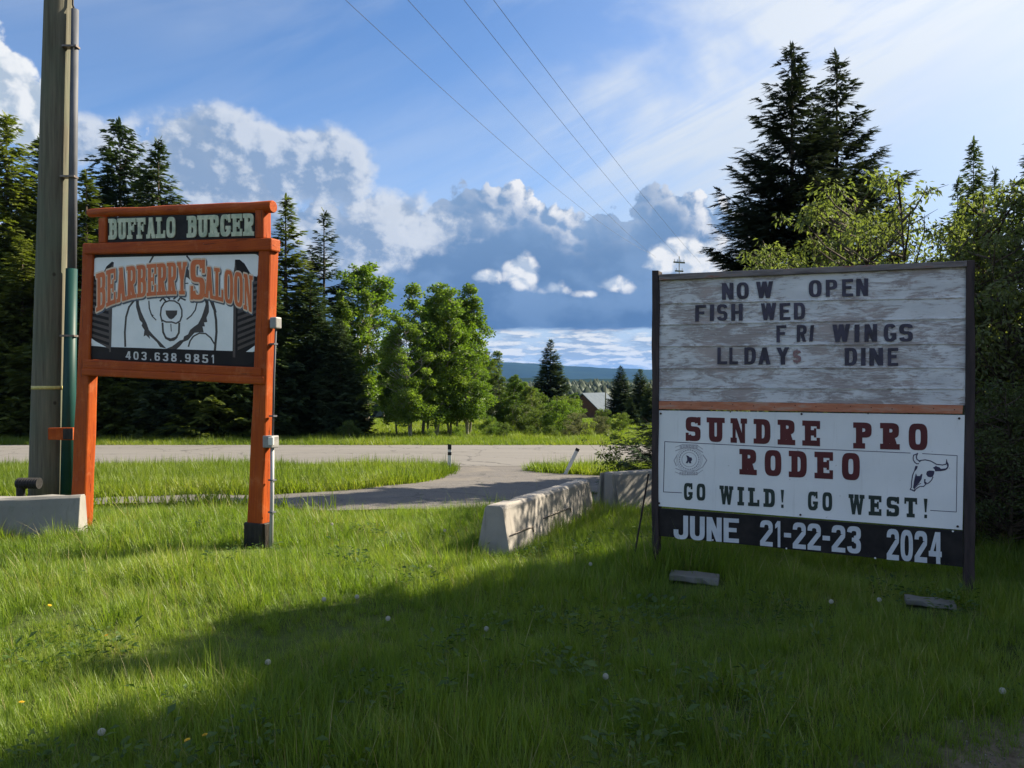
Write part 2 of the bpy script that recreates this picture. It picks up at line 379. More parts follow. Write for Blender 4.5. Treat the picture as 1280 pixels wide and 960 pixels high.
# ================================================================== object helpers
def tagp(o, label=None, cat=None, group=None, kind=None):
    for k, q in (('label', label), ('category', cat), ('group', group), ('kind', kind)):
        if q: o[k] = q
    return o
def empty(name, loc=(0, 0, 0), rz=0.):
    o = bpy.data.objects.new(name, None); o.empty_display_size = .2; COL.objects.link(o)
    o.location = loc; o.rotation_euler = (0, 0, rz); return o
def mesh_obj(name, verts, faces, mat, parent=None, smooth=False, tone=None, bevel=0.):
    me = bpy.data.meshes.new(name)
    if isinstance(verts, np.ndarray):
        V = np.ascontiguousarray(verts, dtype=np.float32); F = faces     # faces: (N,k) array
        me.vertices.add(len(V)); me.vertices.foreach_set('co', V.ravel())
        F = np.ascontiguousarray(F, dtype=np.int32); k = F.shape[1]
        me.loops.add(F.size); me.loops.foreach_set('vertex_index', F.ravel())
        me.polygons.add(len(F)); me.polygons.foreach_set('loop_start', np.arange(0, F.size, k, dtype=np.int32))
        me.update(calc_edges=True)
        if tone is not None:
            a = me.attributes.new('tone', 'FLOAT', 'POINT'); a.data.foreach_set('value', np.ascontiguousarray(tone, dtype=np.float32))
    else:
        me.from_pydata([tuple(q) for q in verts], [], faces)
    if smooth: me.polygons.foreach_set('use_smooth', [True]*len(me.polygons))
    me.materials.append(mat); me.update()
    o = bpy.data.objects.new(name, me); COL.objects.link(o)
    if parent: o.parent = parent
    if bevel:
        b = o.modifiers.new('bevel', 'BEVEL'); b.width = bevel; b.segments = 2; b.limit_method = 'ANGLE'
    return o
class MB:
    def __init__(s): s.v = []; s.f = []
    def add(s, vs, fs):
        b = len(s.v); s.v += [tuple(q) for q in vs]; s.f += [tuple(i+b for i in f) for f in fs]; return s
    def prism(s, poly, d0, d1):
        """polygon in local x,z pushed out along local y from d0 (front) to d1 (back); counterclockwise seen from the front"""
        n = len(poly)
        vs = [(x, d0, z) for x, z in poly] + [(x, d1, z) for x, z in poly]
        fs = [tuple(range(n)), tuple(range(2*n-1, n-1, -1))] + [(i, i+n, (i+1) % n+n, (i+1) % n) for i in range(n)]
        return s.add(vs, fs)
    def box(s, x0, x1, y0, y1, z0, z1):
        vs = [(x, y, z) for x in (x0, x1) for y in (y0, y1) for z in (z0, z1)]
        return s.add(vs, [(0, 1, 3, 2), (4, 6, 7, 5), (0, 4, 5, 1), (2, 3, 7, 6), (0, 2, 6, 4), (1, 5, 7, 3)])
    def tube(s, pts, rads, n=12, cap=True, wob=0., rng=None):
        pts = [Vector(q) for q in pts]; rings = []
        if not hasattr(rads, '__len__'): rads = [rads]*len(pts)
        prev = None
        for i, q in enumerate(pts):
            t = (pts[min(i+1, len(pts)-1)]-pts[max(i-1, 0)]).normalized()
            a = prev if prev else (Vector((0, 1, 0)) if abs(t.y) < .9 else Vector((1, 0, 0)))
            b1 = (a - t*a.dot(t)).normalized(); b2 = t.cross(b1); prev = b1
            rings.append([q+(b1*math.cos(2*math.pi*k/n)+b2*math.sin(2*math.pi*k/n))*rads[i]*(1+(wob*(rng.random()-.5) if rng else 0)) for k in range(n)])
        vs = [v for r in rings for v in r]; fs = []
        for i in range(len(rings)-1):
            for k in range(n):
                fs.append((i*n+k, i*n+(k+1) % n, (i+1)*n+(k+1) % n, (i+1)*n+k))
        if cap: fs += [tuple(range(n-1, -1, -1)), tuple((len(rings)-1)*n+k for k in range(n))]
        return s.add(vs, fs)
    def build(s, name, mat, parent=None, smooth=False, bevel=0.):
        o = mesh_obj(name, s.v, s.f, mat, parent, False, bevel=bevel)
        if smooth:
            for p_ in o.data.polygons: p_.use_smooth = len(p_.vertices) == 4
        return o

class Plane:
    """a vertical board standing at o, turned rz: finds where a point seen in the photograph lies on it"""
    def __init__(s, o, p2):
        s.o = Vector(o); d = Vector((p2[0]-o[0], p2[1]-o[1], 0)); s.w = d.length
        s.rz = math.atan2(d.y, d.x); s.u = d.normalized(); s.n = Vector((-s.u.y, s.u.x, 0))
    def __call__(s, px, py, d=0.):
        r = Vector(((px-640)/960, 1, (480-py)/960))
        t = (d + s.o.dot(s.n) - 0)/r.dot(s.n) if True else 0
        q = r*t
        return ((q.x-s.o.x)*s.u.x + (q.y-s.o.y)*s.u.y, EYE + q.z - s.o.z)
    def poly(s, pts, d=0.): return [s(*p, d) for p in pts]
def seen(px, py, Y): return Vector(((px-640)/960*Y, Y, EYE+(480-py)/960*Y))

# ---------------------------------------------------------------- lettering: strokes unioned into one flat polygon mesh
def band(cx, cy, rx, ry, a0, a1, tx, ty, n=2.8, k=10):
    def pt(a, x, y):
        c, s_ = math.cos(a), math.sin(a)
        return (cx+x*math.copysign(abs(c)**(2/n), c), cy+y*math.copysign(abs(s_)**(2/n), s_))
    out = []
    a0, a1 = R(a0), R(a1)
    for i in range(k):
        p, q = a0+(a1-a0)*i/k, a0+(a1-a0)*(i+1)/k
        out.append([pt(p, rx, ry), pt(q, rx, ry), pt(q, rx-tx, ry-ty), pt(p, rx-tx, ry-ty)])
    return out
def rc(x0, y0, x1, y1): return [(x0, y0), (x1, y0), (x1, y1), (x0, y1)]
def dg(x0, y0, x1, y1, t): return [(x0-t/2, y0), (x0+t/2, y0), (x1+t/2, y1), (x1-t/2, y1)]
def glyph(ch, slab, t=.26, s=.16, fat=0.):
    """polygons in a unit box; t width of uprights, s height of horizontals; slab serifs on request; fat grows all strokes"""
    P = []; e = .10 if slab else 0.; sl = s*.95
    L, Rr = e, 1-e
    n = 3.4 if slab else 2.8
    def foot(x, top=False, w=1.75):      # slab under or over an upright centred on x
        if slab: P.append(rc(x-t*w/2-.02, 1-sl, x+t*w/2+.02, 1) if top else rc(x-t*w/2-.02, 0, x+t*w/2+.02, sl))
    def up(x0, both=True):
        P.append(rc(x0, 0, x0+t, 1)); 
        if both: foot(x0+t/2); foot(x0+t/2, True)
    if ch in 'OQ0': P += band(.5, .5, .5, .5, 0, 360, t, s, n, 28)
    elif ch == 'I' : up(.5-t/2)
    elif ch == '1':
        P.append(rc(.5-t/4, 0, .5+t*.75, 1)); P.append([(.1, .70), (.5, .80), (.5, 1), (.38, 1), (.1, .86)])
    elif ch in 'EF':
        up(L); P.append(rc(L, 1-s, Rr, 1)); P.append(rc(L, .5-s/2+.02, Rr-.15, .5+s/2+.02))
        if slab: P.append(rc(Rr-.10, .68, 1, 1)); P.append(rc(Rr-.26, .34, Rr-.12, .70))
        if ch == 'E':
            P.append(rc(L, 0, Rr, s))
            if slab: P.append(rc(Rr-.10, 0, 1, .33))
    elif ch == 'L':
        up(L); P.append(rc(L, 0, Rr, s))
        if slab: P.append(rc(Rr-.10, 0, 1, .36))
    elif ch == 'H': up(L); up(Rr-t); P.append(rc(L, .5-s/2, Rr, .5+s/2))
    elif ch == 'N':
        if slab:
            t = min(t, .25); P.append(rc(L, 0, L+t*.8, 1)); P.append(rc(Rr-t*.8, 0, Rr, 1)); P.append(rc(-.03, 0, .38, sl)); P.append(rc(-.03, 1-sl, .30, 1)); P.append(rc(.62, 1-sl, 1.03, 1))
            P.append([(L-.02, 1), (L+t*1.2, 1), (Rr, 0), (Rr-t*1.2, 0)])
        else: up(L); up(Rr-t); P.append([(L, 1), (L+t*1.1, 1), (Rr, 0), (Rr-t*1.1, 0)])
    elif ch == 'T':
        up(.5-t/2, False); foot(.5); P.append(rc(0, 1-s, 1, 1))
        if slab: P.append(rc(0, .68, .14, 1)); P.append(rc(.86, .68, 1, 1))
    elif ch in 'DJ':
        if ch == 'D':
            P.append(rc(L, 0, L+t, 1)); foot(L+t/2); foot(L+t/2, True)
            P.append(rc(L, 0, .5, s)); P.append(rc(L, 1-s, .5, 1)); P += band(.45, .5, .55-.0, .5, -90, 90, t, s, n, 14)
        else:
            P.append(rc(1-t, .27, 1, 1)); P += band(.5, .3, .5, .3, -180, 0, t, s, n, 14); P.append(rc(0, .28, t, .4))
    elif ch in 'PRB':
        up(L); lo = .42 if ch != 'B' else .47; h = (1-lo+s*.0)
        P.append(rc(L, 1-s, .5, 1)); P.append(rc(L, lo, .5, lo+s)); P += band(.45, (1+lo)/2, .53, (1-lo)/2, -90, 90, t, s, n, 12)
        if ch == 'B': P.append(rc(L, 0, .5, s)); P += band(.45, (lo+s)/2, .55, (lo+s)/2, -90, 90, t, s, n, 12)
        if ch == 'R':
            P.append([(.34, lo+s*.3), (.34+t, lo+s*.6), (1.0-.04, 0), (1.0-.04-t*1.05, 0)])
            if slab: P.append(rc(.60, 0, 1.02, sl))
    elif ch == 'U':
        P.append(rc(L*.6, .35, L*.6+t, 1)); P.append(rc(1-L*.6-t, .35, 1-L*.6, 1)); P += band(.5, .36, .5-L*.6, .36, -180, 0, t, s, n, 16)
        foot(L*.6+t/2, True); foot(1-L*.6-t/2, True)
    elif ch == 'A':
        P.append([(0+e*.5, 0), (e*.5+t, 0), (.5+t*.5, 1), (.5-t*.5, 1)]); P.append([(1-e*.5-t, 0), (1-e*.5, 0), (.5+t*.5, 1), (.5-t*.5, 1)])
        P.append(rc(.24, .24, .76, .24+s*.85))
        if slab: P.append(rc(-.04, 0, .38, sl)); P.append(rc(.62, 0, 1.04, sl)); P.append(rc(.26, 1-sl*.8, .62, 1))
    elif ch in 'VW':
        if ch == 'W':
            k = .80*t
            for a_, b_ in ((.12, .30), (.5, .30), (.5, .70), (.88, .70)): P.append(dg(b_, 0, a_, 1, k))
            if slab: P += [rc(-.03, 1-sl, .30, 1), rc(.36, 1-sl, .64, 1), rc(.70, 1-sl, 1.03, 1)]
    elif ch == 'Y':
        P.append(rc(.5-t/2, 0, .5+t/2, .5)); P.append([(.5-t/2, .45), (.5+t/2, .45), (.0+t, 1), (.0, 1)]); P.append([(.5-t/2, .45), (.5+t/2, .45), (1, 1), (1-t, 1)])
        foot(.5)
        if slab: P += [rc(-.04, 1-sl, .40, 1), rc(.60, 1-sl, 1.04, 1)]
    elif ch in 'S5$':
        if ch == '5':
            P.append(rc(.05, 1-s, .95, 1)); P.append(rc(.05, .46, .05+t, 1)); P += band(.45, .31, .55, .31, -170, 100, t, s, n, 18); P.append(rc(.05, .48, .5, .48+s*.85))
        else:
            m = .5+s*.5
            P += band(.5, (1+.5-s/2)/2, .5, (1-.5+s/2)/2, 8, 270, t, s, n, 18); P += band(.5, (.5+s/2)/2, .5, (.5+s/2)/2, 90, -172, t, s, n, 18)
            if slab: P.append(rc(1-t*.55, .66, 1, 1)); P.append(rc(0, 0, t*.55, .34))
            if ch == '$': P.append(rc(.44, -.12, .56, 1.12))
    elif ch in 'GC':
        P += band(.5, .5, .5, .5, 35, 325, t, s, n, 24)
        if ch == 'G':
            P.append(rc(1-t, .12, 1, .48)); P.append(rc(.52, .48-s*.8, 1.04 if slab else 1, .48))
        if slab: P.append(rc(1-t*.6, .64, 1, 1))
    elif ch == '2':
        P += band(.5, .72, .5, .28, 180, -10, t, s, n, 16); P.append([(0, 0), (0, s*1.1), (1-t*.9, .66), (1, .66), (.98, .56), (.40, s)]) ; P.append(rc(0, 0, 1, s))
    elif ch == '3':
        P += band(.5, .74, .5, .26, 175, -90, t, s, n, 18); P += band(.5, .28, .5, .28, 90, -175, t, s, n, 18); P.append(rc(.35, .5-s*.4, .6, .5+s*.45))
    elif ch == '4':
        P.append(rc(.58, 0, .58+t, 1)); P.append(rc(0, .22, 1.02, .22+s)); P.append([(0, .22), (t*.8, .22), (.58+t*.6, 1), (.50, 1)])
    elif ch in '69':
        Q = band(.5, .31, .5, .31, 0, 360, t, s, n, 22) + [rc(0, .3, t, .7)] + band(.5, .7, .5, .3, 180, 10, t, s, n, 16)
        if ch == '9': Q = [[(1-x, 1-y) for x, y in q] for q in Q]
        P += Q
    elif ch == '8': P += band(.5, .26, .5, .27, 0, 360, t, s, n, 22) + band(.5, .75, .47, .25, 0, 360, t, s, n, 22)
    elif ch == '.': P.append(rc(.3, 0, .7, .17))
    elif ch == '-': P.append(rc(.0, .40, 1, .40+s))
    elif ch == '!': P.append([(.5-t*.35, .30), (.5+t*.35, .30), (.5+t*.95, 1), (.5-t*.95, 1)]); P.append(rc(.5-t*.7, 0, .5+t*.7, .18))
    return P
def union_mesh(polys, mapper, y0, y1, mb, sub=None):
    """polygons -> one clean outline mesh, mapped, extruded from y0 (front) to y1 (back)"""
    vs, fs = [], []
    for q in polys:
        b = len(vs); vs += [Vector(p) for p in q]; f = list(range(b, b+len(q)))
        area = sum(q[i][0]*q[(i+1) % len(q)][1]-q[(i+1) % len(q)][0]*q[i][1] for i in range(len(q)))
        if abs(area) < 1e-7: continue
        fs.append(f if area > 0 else f[::-1])
    V, E, F, ov, oe, of = geometry.delaunay_2d_cdt(vs, [], fs, 0, 1e-5)
    T = [f for f, o in zip(F, of) if len(o)]
    cnt = {}
    for f in T:
        for i in range(len(f)):
            a, b = f[i], f[(i+1) % len(f)]
            cnt[(a, b)] = cnt.get((a, b), 0)+1
    P = [mapper(q.x, q.y) for q in V]; n = len(P)
    verts = [(x, y0, z) for x, z in P] + [(x, y1, z) for x, z in P]
    faces = [tuple(f) for f in T]
    for (a, b) in cnt:
        if (b, a) not in cnt: faces.append((a, a+n, b+n, b))
    mb.add(verts, faces)
def word(mb, text, box, pl, d0, d1, slab=True, t=.27, s=.17, gap=.22, widths=None):
    """box: (x0, top, bottom) of the left and (x1, top, bottom) of the right end, as seen in the photograph, on plane pl"""
    (xa, ta, ba), (xb, tb, bb) = box
    W = {'I': .62 if slab else .38, '!': .5, '.': .45, '-': .55, '1': .62, 'W': 1.25, 'M': 1.3}
    ws = [W.get(c, 1.) for c in text]; tot = sum(ws)+gap*(len(text)-1); x = 0.
    A, B, C, D = pl(xa, ba, d0), pl(xb, bb, d0), pl(xb, tb, d0), pl(xa, ta, d0)
    for c, wd in zip(text, ws):
        x0, x1 = x/tot, (x+wd)/tot; x += wd+gap
        def mp(u, v, x0=x0, x1=x1):
            k = x0+(x1-x0)*u
            bx, bz = A[0]+(B[0]-A[0])*k, A[1]+(B[1]-A[1])*k
            tx_, tz = D[0]+(C[0]-D[0])*k, D[1]+(C[1]-D[1])*k
            return (bx+(tx_-bx)*v, bz+(tz-bz)*v)
        tt = t/wd if c in 'I!' else (t*.92/wd if c == 'W' else t)
        g = glyph(c, slab, tt if c != '!' else t*.9, s)
        if isinstance(mb, MB): union_mesh(g, mp, d0, d1, mb)
        else:
            q_ = MB(); union_mesh(g, mp, d0, d1, q_); q_.build(mb[0], mb[1], mb[2])
def stroke(pts, wpx):
    """polyline in photograph pixels -> quads wpx wide"""
    out = []
    for (a, b) in zip(pts, pts[1:]):
        dx, dy = b[0]-a[0], b[1]-a[1]; l = math.hypot(dx, dy) or 1
        nx, ny = -dy/l*wpx/2, dx/l*wpx/2; ex, ey = dx/l*wpx*.25, dy/l*wpx*.25
        out.append([(a[0]+nx-ex, a[1]+ny-ey), (a[0]-nx-ex, a[1]-ny-ey), (b[0]-nx+ex, b[1]-ny+ey), (b[0]+nx+ex, b[1]+ny+ey)])
    return out

# ================================================================== terrain
def smooth01(t): t = np.clip(t, 0, 1); return t*t*(3-2*t)
PZ = ([-200, 5, 8, 10, 14, 18, 23.6, 33, 36, 58, 110, 300, 1200, 20000], [.05, 0, -.10, -.22, -.48, -.72, -1.045, -1.06, -1.12, -1.2, -3.4, -5.0, -4., -4.])
def gz(x, y):
    x = np.asarray(x, float); y = np.asarray(y, float)
    z = sum(np.interp(y+d, *PZ) for d in (-1.2, -.6, 0, .6, 1.2))/5
    near = smooth01((22-y)/8)
    z = z + near*(.028*np.sin(x*1.3+y*.7)+.022*np.sin(x*.6-y*1.7+1)+.012*np.sin(3.1*x+2.2*y))
    far = smooth01((y-60)/120)
    return z + far*(.35*np.sin(x*.021+1)*np.cos(y*.017))
def gzf(x, y): return float(gz(x, y))
def grid_mesh(name, xs, ys, zf, mat):
    Xg, Yg = np.meshgrid(xs, ys); V = np.stack([Xg, Yg, zf(Xg, Yg)], -1).reshape(-1, 3)
    nx, ny = len(xs), len(ys); i = np.arange(nx-1)[None, :]+np.arange(ny-1)[:, None]*nx
    F = np.stack([i, i+1, i+nx+1, i+nx], -1).reshape(-1, 4)
    return mesh_obj(name, V, F, mat, smooth=True)
m, nt, p = newmat('soil_and_turf'); M['ground'] = m
v = posv((1, 1, 1))
c = ramp(noise(v, .8, 8., .6), [(.3, (.035, .05, .015)), (.7, (.075, .105, .028))])
dirt = sstep(noise(v, .55, 6., .6), .60, .70)
c = mixc(dirt*.6, c, (.12, .095, .07))
vx, vy, _z = sep(v)
worn = sstep(vx*.55-vy+2.72+(noise(v, 5., 4.)-.5)*.8, .0, .7)*sstep(vx, .2, 1.2)
c = mixc(worn, c, ramp(noise(v, 16., 6., .7), [(.3, (.07, .055, .04)), (.7, (.17, .145, .115))]))
fld = ramp(noise(v, .05, 7., .6), [(.3, (.10, .15, .035)), (.5, (.15, .19, .05)), (.72, (.19, .20, .07))])
yy = sep(v)[1]
c = mixc(sstep(yy, 34., 37.), c, fld)
c = mixc(sstep(yy, 300., 700.), c, (.03, .05, .02))
X.put(p.inputs['Base Color'], c); p.inputs['Roughness'].default_value = 1.; p.inputs['Specular IOR Level'].default_value = .1
bump(p, noise(v, 14., 4., .6), .7, .03)
xs = np.concatenate([[-20000, -6000, -2000, -700, -300, -140, -90, -60, -45], np.arange(-34, -14, 1.), np.arange(-14, 14.01, .2), np.arange(15, 35, 1.), [45, 60, 90, 140, 300, 700, 2000, 6000, 20000]])
ys = np.concatenate([[-200, -60, -25, -12, -6, -3, -1], np.arange(0, 24.01, .2), np.arange(24.5, 40, .5), np.arange(41, 70, 1.), [75, 80, 86, 92, 100, 120, 150, 200, 260, 350, 500, 800, 1200, 2000, 4000, 8000, 20000]])
g = grid_mesh('ground', xs, ys, gz, M['ground']); tagp(g, kind='structure')

# ------------------------------------------------ road
m, nt, p = newmat('worn_asphalt'); M['road'] = m
v = posv((1, 1, 1))
c = ramp(noise(vm('MULTIPLY', v, (.12, .9, 1)), 1., 7., .6), [(.3, (.135, .133, .130)), (.7, (.18, .176, .17))])
c = mixc(sstep(noise(v, 60., 3., .7), .35, .7, 0., .35), c, (.15, .145, .14))
crk = sstep(voro(vm('ADD', v, vm('MULTIPLY', X(noise(v, 1.5, 3., col=True).v), (1.2, 1.2, 0))), .35, 'DISTANCE_TO_EDGE'), .012, .004)
c = mixc(crk*.7, c, (.05, .05, .05))
X.put(p.inputs['Base Color'], c); p.inputs['Roughness'].default_value = .85; p.inputs['Specular IOR Level'].default_value = .25
bump(p, noise(v, 90., 3.), .3, .004)
RY0, RY1 = 24.1, 32.2
ry = np.linspace(RY0, RY1, 9)
def road_z(x, y): return -.955 - .02*np.abs((y-28.1)/4.05)**2 + 0*x
o = grid_mesh('road', np.concatenate([np.linspace(-400, -70, 12), np.arange(-66, 67, 2.), np.linspace(70, 400, 12)]), ry, road_z, M['road']); tagp(o, kind='structure')
m, nt, p = newmat('gravel_shoulder'); M['gravel'] = m
v = posv((1, 1, 1))
g1 = voro(v, 38., out='Color'); r_, g_, b_ = sep(g1)
c = ramp(r_, [(.05, (.10, .095, .09)), (.5, (.17, .16, .145)), (.95, (.27, .25, .225))])
c = mixc(sstep(noise(v, 1.1, 6., .6), .42, .62, 0., .75), c, (.135, .13, .125))
X.put(p.inputs['Base Color'], c); p.inputs['Roughness'].default_value = .92; p.inputs['Specular IOR Level'].default_value = .2
bump(p, voro(v, 38.), .6, .012)
def strip(name, y0, y1, dz):
    o = grid_mesh(name, np.concatenate([np.linspace(-400, -70, 12), np.arange(-66, 67, 2.), np.linspace(70, 400, 12)]), np.linspace(y0, y1, 3), lambda x, y: road_z(x, y)+dz, M['gravel'])
    return tagp(o, kind='structure')
strip('road_shoulder', RY0-.45, RY0-.004, -.012); strip('road_shoulder', RY1+.004, RY1+.5, -.012)

# ------------------------------------------------ driveway and lane
lane = [(-2.3, 24.09), (-1.85, 23.3), (-1.65, 22.4), (-1.75, 20.5), (-2.1, 17.6), (-2.9, 15.9), (-4.2, 15.1), (-6.6, 14.1), (-10, 13.3), (-20, 12.6), (-20, 11.4), (-10, 11.7), (-7, 12.1), (-4.6, 12.2), (-2.6, 12.0), (-.7, 11.6), (2, 11.6), (6, 12.4), (14, 14.5),
        (14, 19.5), (6, 20.2), (3.6, 20.1), (2.2, 20.5), (1.0, 21.5), (.4, 22.8), (.6, 23.4), (1.1, 24.09)]
def inside(px, py, poly):
    ins = np.zeros(px.shape, bool); n = len(poly)
    for i in range(n):
        x0, y0 = poly[i]; x1, y1 = poly[(i+1) % n]
        if y0 == y1: continue
        c_ = ((y0 > py) != (y1 > py)) & (px < (x1-x0)*(py-y0)/(y1-y0)+x0)
        ins ^= c_
    return ins
rng = random.Random(3)
def refine(poly, step, jit):
    out = []
    for i in range(len(poly)):
        a, b = Vector(poly[i]), Vector(poly[(i+1) % len(poly)]); n = max(1, int((b-a).length/step))
        for k in range(n):
            q = a.lerp(b, k/n); out.append((q.x+rng.uniform(-jit, jit), q.y+(rng.uniform(-jit, jit) if q.y < 23.2 else 0)))
    return out
lane_r = refine(lane, .35, .07)
gx, gy = np.meshgrid(np.arange(-20, 14, .4), np.arange(11.3, 24.0, .4)); gx = gx.ravel(); gy = gy.ravel()
k = inside(gx, gy, lane_r)
vs = [Vector(q) for q in lane_r]; nb = len(vs); vs += [Vector((a, b)) for a, b in zip(gx[k], gy[k])]
V, E, F, *_ = geometry.delaunay_2d_cdt(vs, [], [list(range(nb))[::-1]], 1, 1e-4)
m, nt, p = newmat('old_asphalt'); M['lane'] = m
v = posv((1, 1, 1))
c = ramp(noise(vm('MULTIPLY', v, (.5, 1.2, 1)), 1., 7., .65), [(.3, (.052, .050, .053)), (.7, (.086, .081, .079))])
c = mixc(sstep(noise(v, 50., 3., .7), .4, .7, 0., .5), c, (.25, .235, .21))
gr = sstep(noise(v, .7, 5., .6), .55, .66); c = mixc(gr*.6, c, (.15, .135, .115))
crk = sstep(voro(vm('ADD', v, vm('MULTIPLY', X(noise(v, 1.5, 3., col=True).v), (1.2, 1.2, 0))), .6, 'DISTANCE_TO_EDGE'), .02, .006)
c = mixc(crk*.8, c, (.04, .04, .04))
X.put(p.inputs['Base Color'], c); p.inputs['Roughness'].default_value = .85; bump(p, noise(v, 60., 4., .7), .6, .008)
arr = np.array([(q.x, q.y, 0) for q in V]); arr[:, 2] = gz(arr[:, 0], arr[:, 1])+.035
blend = smooth01((arr[:, 1]-22.6)/.9); arr[:, 2] = arr[:, 2]*(1-blend)+(road_z(arr[:, 0], arr[:, 1])-.005)*blend
o = mesh_obj('driveway', [tuple(q) for q in arr], [tuple(f) for f in F], M['lane'], smooth=True); tagp(o, kind='structure')

# ------------------------------------------------ hills on the horizon
m, nt, p = newmat('forested_hill'); M['hill'] = m
v = posv((1, 1, 1))
X.put(p.inputs['Base Color'], ramp(noise(v, .004, 8., .65), [(.3, (.010, .020, .012)), (.7, (.022, .038, .02))])); p.inputs['Roughness'].default_value = 1.
p.inputs['Specular IOR Level'].default_value = 0.
def ridge(name, y0, depth, hfun, x0, x1, n):
    xs = np.linspace(x0, x1, n); ys = np.linspace(-1, 1, 15)
    Xg, T = np.meshgrid(xs, ys); H = hfun(Xg)
    rs = np.random.RandomState(5)
    Z = H*(1-T**2)**.8 + H*.06*np.sin(Xg*.004+T*7) - 3
    Yg = y0+T*depth
    V = np.stack([Xg, Yg, Z], -1).reshape(-1, 3); nx = len(xs); i = np.arange(nx-1)[None, :]+np.arange(14)[:, None]*nx
    F = np.stack([i, i+1, i+nx+1, i+nx], -1).reshape(-1, 4)
    return tagp(mesh_obj(name, V, F, M['hill'], smooth=True), kind='structure')
def hprof(x):
    px = 640+960*x/6000
    py = np.interp(px, [-400, 200, 380, 470, 560, 620, 690, 740, 800, 900, 1100, 1700], [468, 462, 455, 455, 453, 452, 457, 460, 462.5, 464, 460, 466])
    return (480-py)/960*6000+4 + 3.2*np.sin(x*.0075)+2.0*np.sin(x*.021+2)+1.2*np.sin(x*.055)
ridge('hills', 6000, 900, hprof, -9000, 9000, 500)
def hprof2(x):
    return (480-471.5)/960*2200 + 2.2*np.sin(x*.012+1)+1.5*np.sin(x*.03)+1.*np.sin(x*.09)
ridge('hills', 2300, 350, hprof2, -3500, 3500, 260)

# ================================================================== sign with orange log frame
PO = Plane((-2.58, 8.0, 0), (-5.1, 9.2, 0))
# work from the left end so that local x grows to the right
PO = Plane((-5.1, 9.2, gzf(-5.1, 9.2)), (-2.58, 8.0, 0))
osn = empty('saloon_sign', tuple(PO.o), PO.rz)
tagp(osn, 'bright orange log-framed roadside sign with a white bear picture and a phone number', 'sign')
def log_from(pl, a, b, ra, rb, d, name, parent, mat, flat=1., seed=1, n=14, k=9):
    """a round log between two photographed points, its axis at depth d behind the board plane"""
    A, B = pl(*a, d), pl(*b, d); rg = random.Random(seed); pts, rr = [], []
    for i in range(k+1):
        t = i/k; j = .006 if 0 < i < k else 0
        pts.append((A[0]+(B[0]-A[0])*t+rg.uniform(-j, j), d+rg.uniform(-j, j), A[1]+(B[1]-A[1])*t+rg.uniform(-j, j))); rr.append((ra+(rb-ra)*t)*rg.uniform(.97, 1.04))
    e = (Vector(pts[1])-Vector(pts[0])).normalized()
    pts = [tuple(Vector(pts[0])+e*.004)]+pts[:]; rr = [rr[0]*.86]+rr; pts[1] = tuple(Vector(pts[0])+e*.012)
    e = (Vector(pts[-1])-Vector(pts[-2])).normalized(); pts.append(tuple(Vector(pts[-1])+e*.010)); rr.append(rr[-1]*.86)
    mb = MB().tube(pts, rr, n, True, .05, rg); return mb.build(name, mat, parent, smooth=True)
S8 = lambda px, Y: px/960*Y
# posts (squared logs), leaning a little to the right as photographed
def sq_post(pl, bl, br, tl, tr, d0, d1, name, parent, mat, bev=.018, seed=1):
    """four corners seen in the photograph at depth d0, sunk .3 m into the ground"""
    rg = random.Random(seed); mb = MB(); a, b, c_, d_ = pl(*bl, d0), pl(*br, d0), pl(*tr, d0), pl(*tl, d0); k = 8; vs = []; fs = []
    for i in range(k+1):
        t = i/k; l = (a[0]+(d_[0]-a[0])*t, a[1]+(d_[1]-a[1])*t); r = (b[0]+(c_[0]-b[0])*t, b[1]+(c_[1]-b[1])*t)
        j = lambda: rg.uniform(-.005, .005)
        vs += [(l[0]+j(), d0+j(), l[1]), (r[0]+j(), d0+j(), r[1]), (r[0]+j(), d1+j(), r[1]), (l[0]+j(), d1+j(), l[1])]
    for i in range(k):
        for q in range(4): fs.append((i*4+q, i*4+(q+1) % 4, (i+1)*4+(q+1) % 4, (i+1)*4+q))
    fs += [(3, 2, 1, 0), (k*4, k*4+1, k*4+2, k*4+3)]
    mb.add(vs, fs); return mb.build(name, mat, parent, bevel=bev)
sq_post(PO, (85, 690), (103, 690), (103, 304), (116, 304), -.02, .11, 'post', osn, M['orange'], seed=3)
pr = sq_post(PO, (306, 700), (326, 700), (323.5, 297), (338, 297), -.03, .10, 'post', osn, M['orange'], seed=4)
q0, q1 = PO(305, 700, -.045), PO(327, 655, -.045)
MB().box(q0[0]-.003, q1[0]+.010, -.05, .125, q0[1]-.1, q1[1]).build('base_wrap', M['black_wrap'], osn, bevel=.012)
# rails of the frame
def beam(pts, d0, d1, name, mat=None, bev=.015, par=None, pl=None):
    pl = pl or PO; P_ = pl.poly(pts, d0); return MB().prism(P_[::-1], d0, d1).build(name, mat or M['orange_h'], par or osn, bevel=bev)
beam([(104, 304), (338.5, 297), (338.5, 313), (104, 317.5)], -.055, .09, 'rail')
beam([(104, 449), (326, 459.5), (326, 471), (104, 461)], -.052, .09, 'rail')
beam([(101, 460.2), (328, 470.6), (328, 481), (101, 469)], -.066, .12, 'rail')
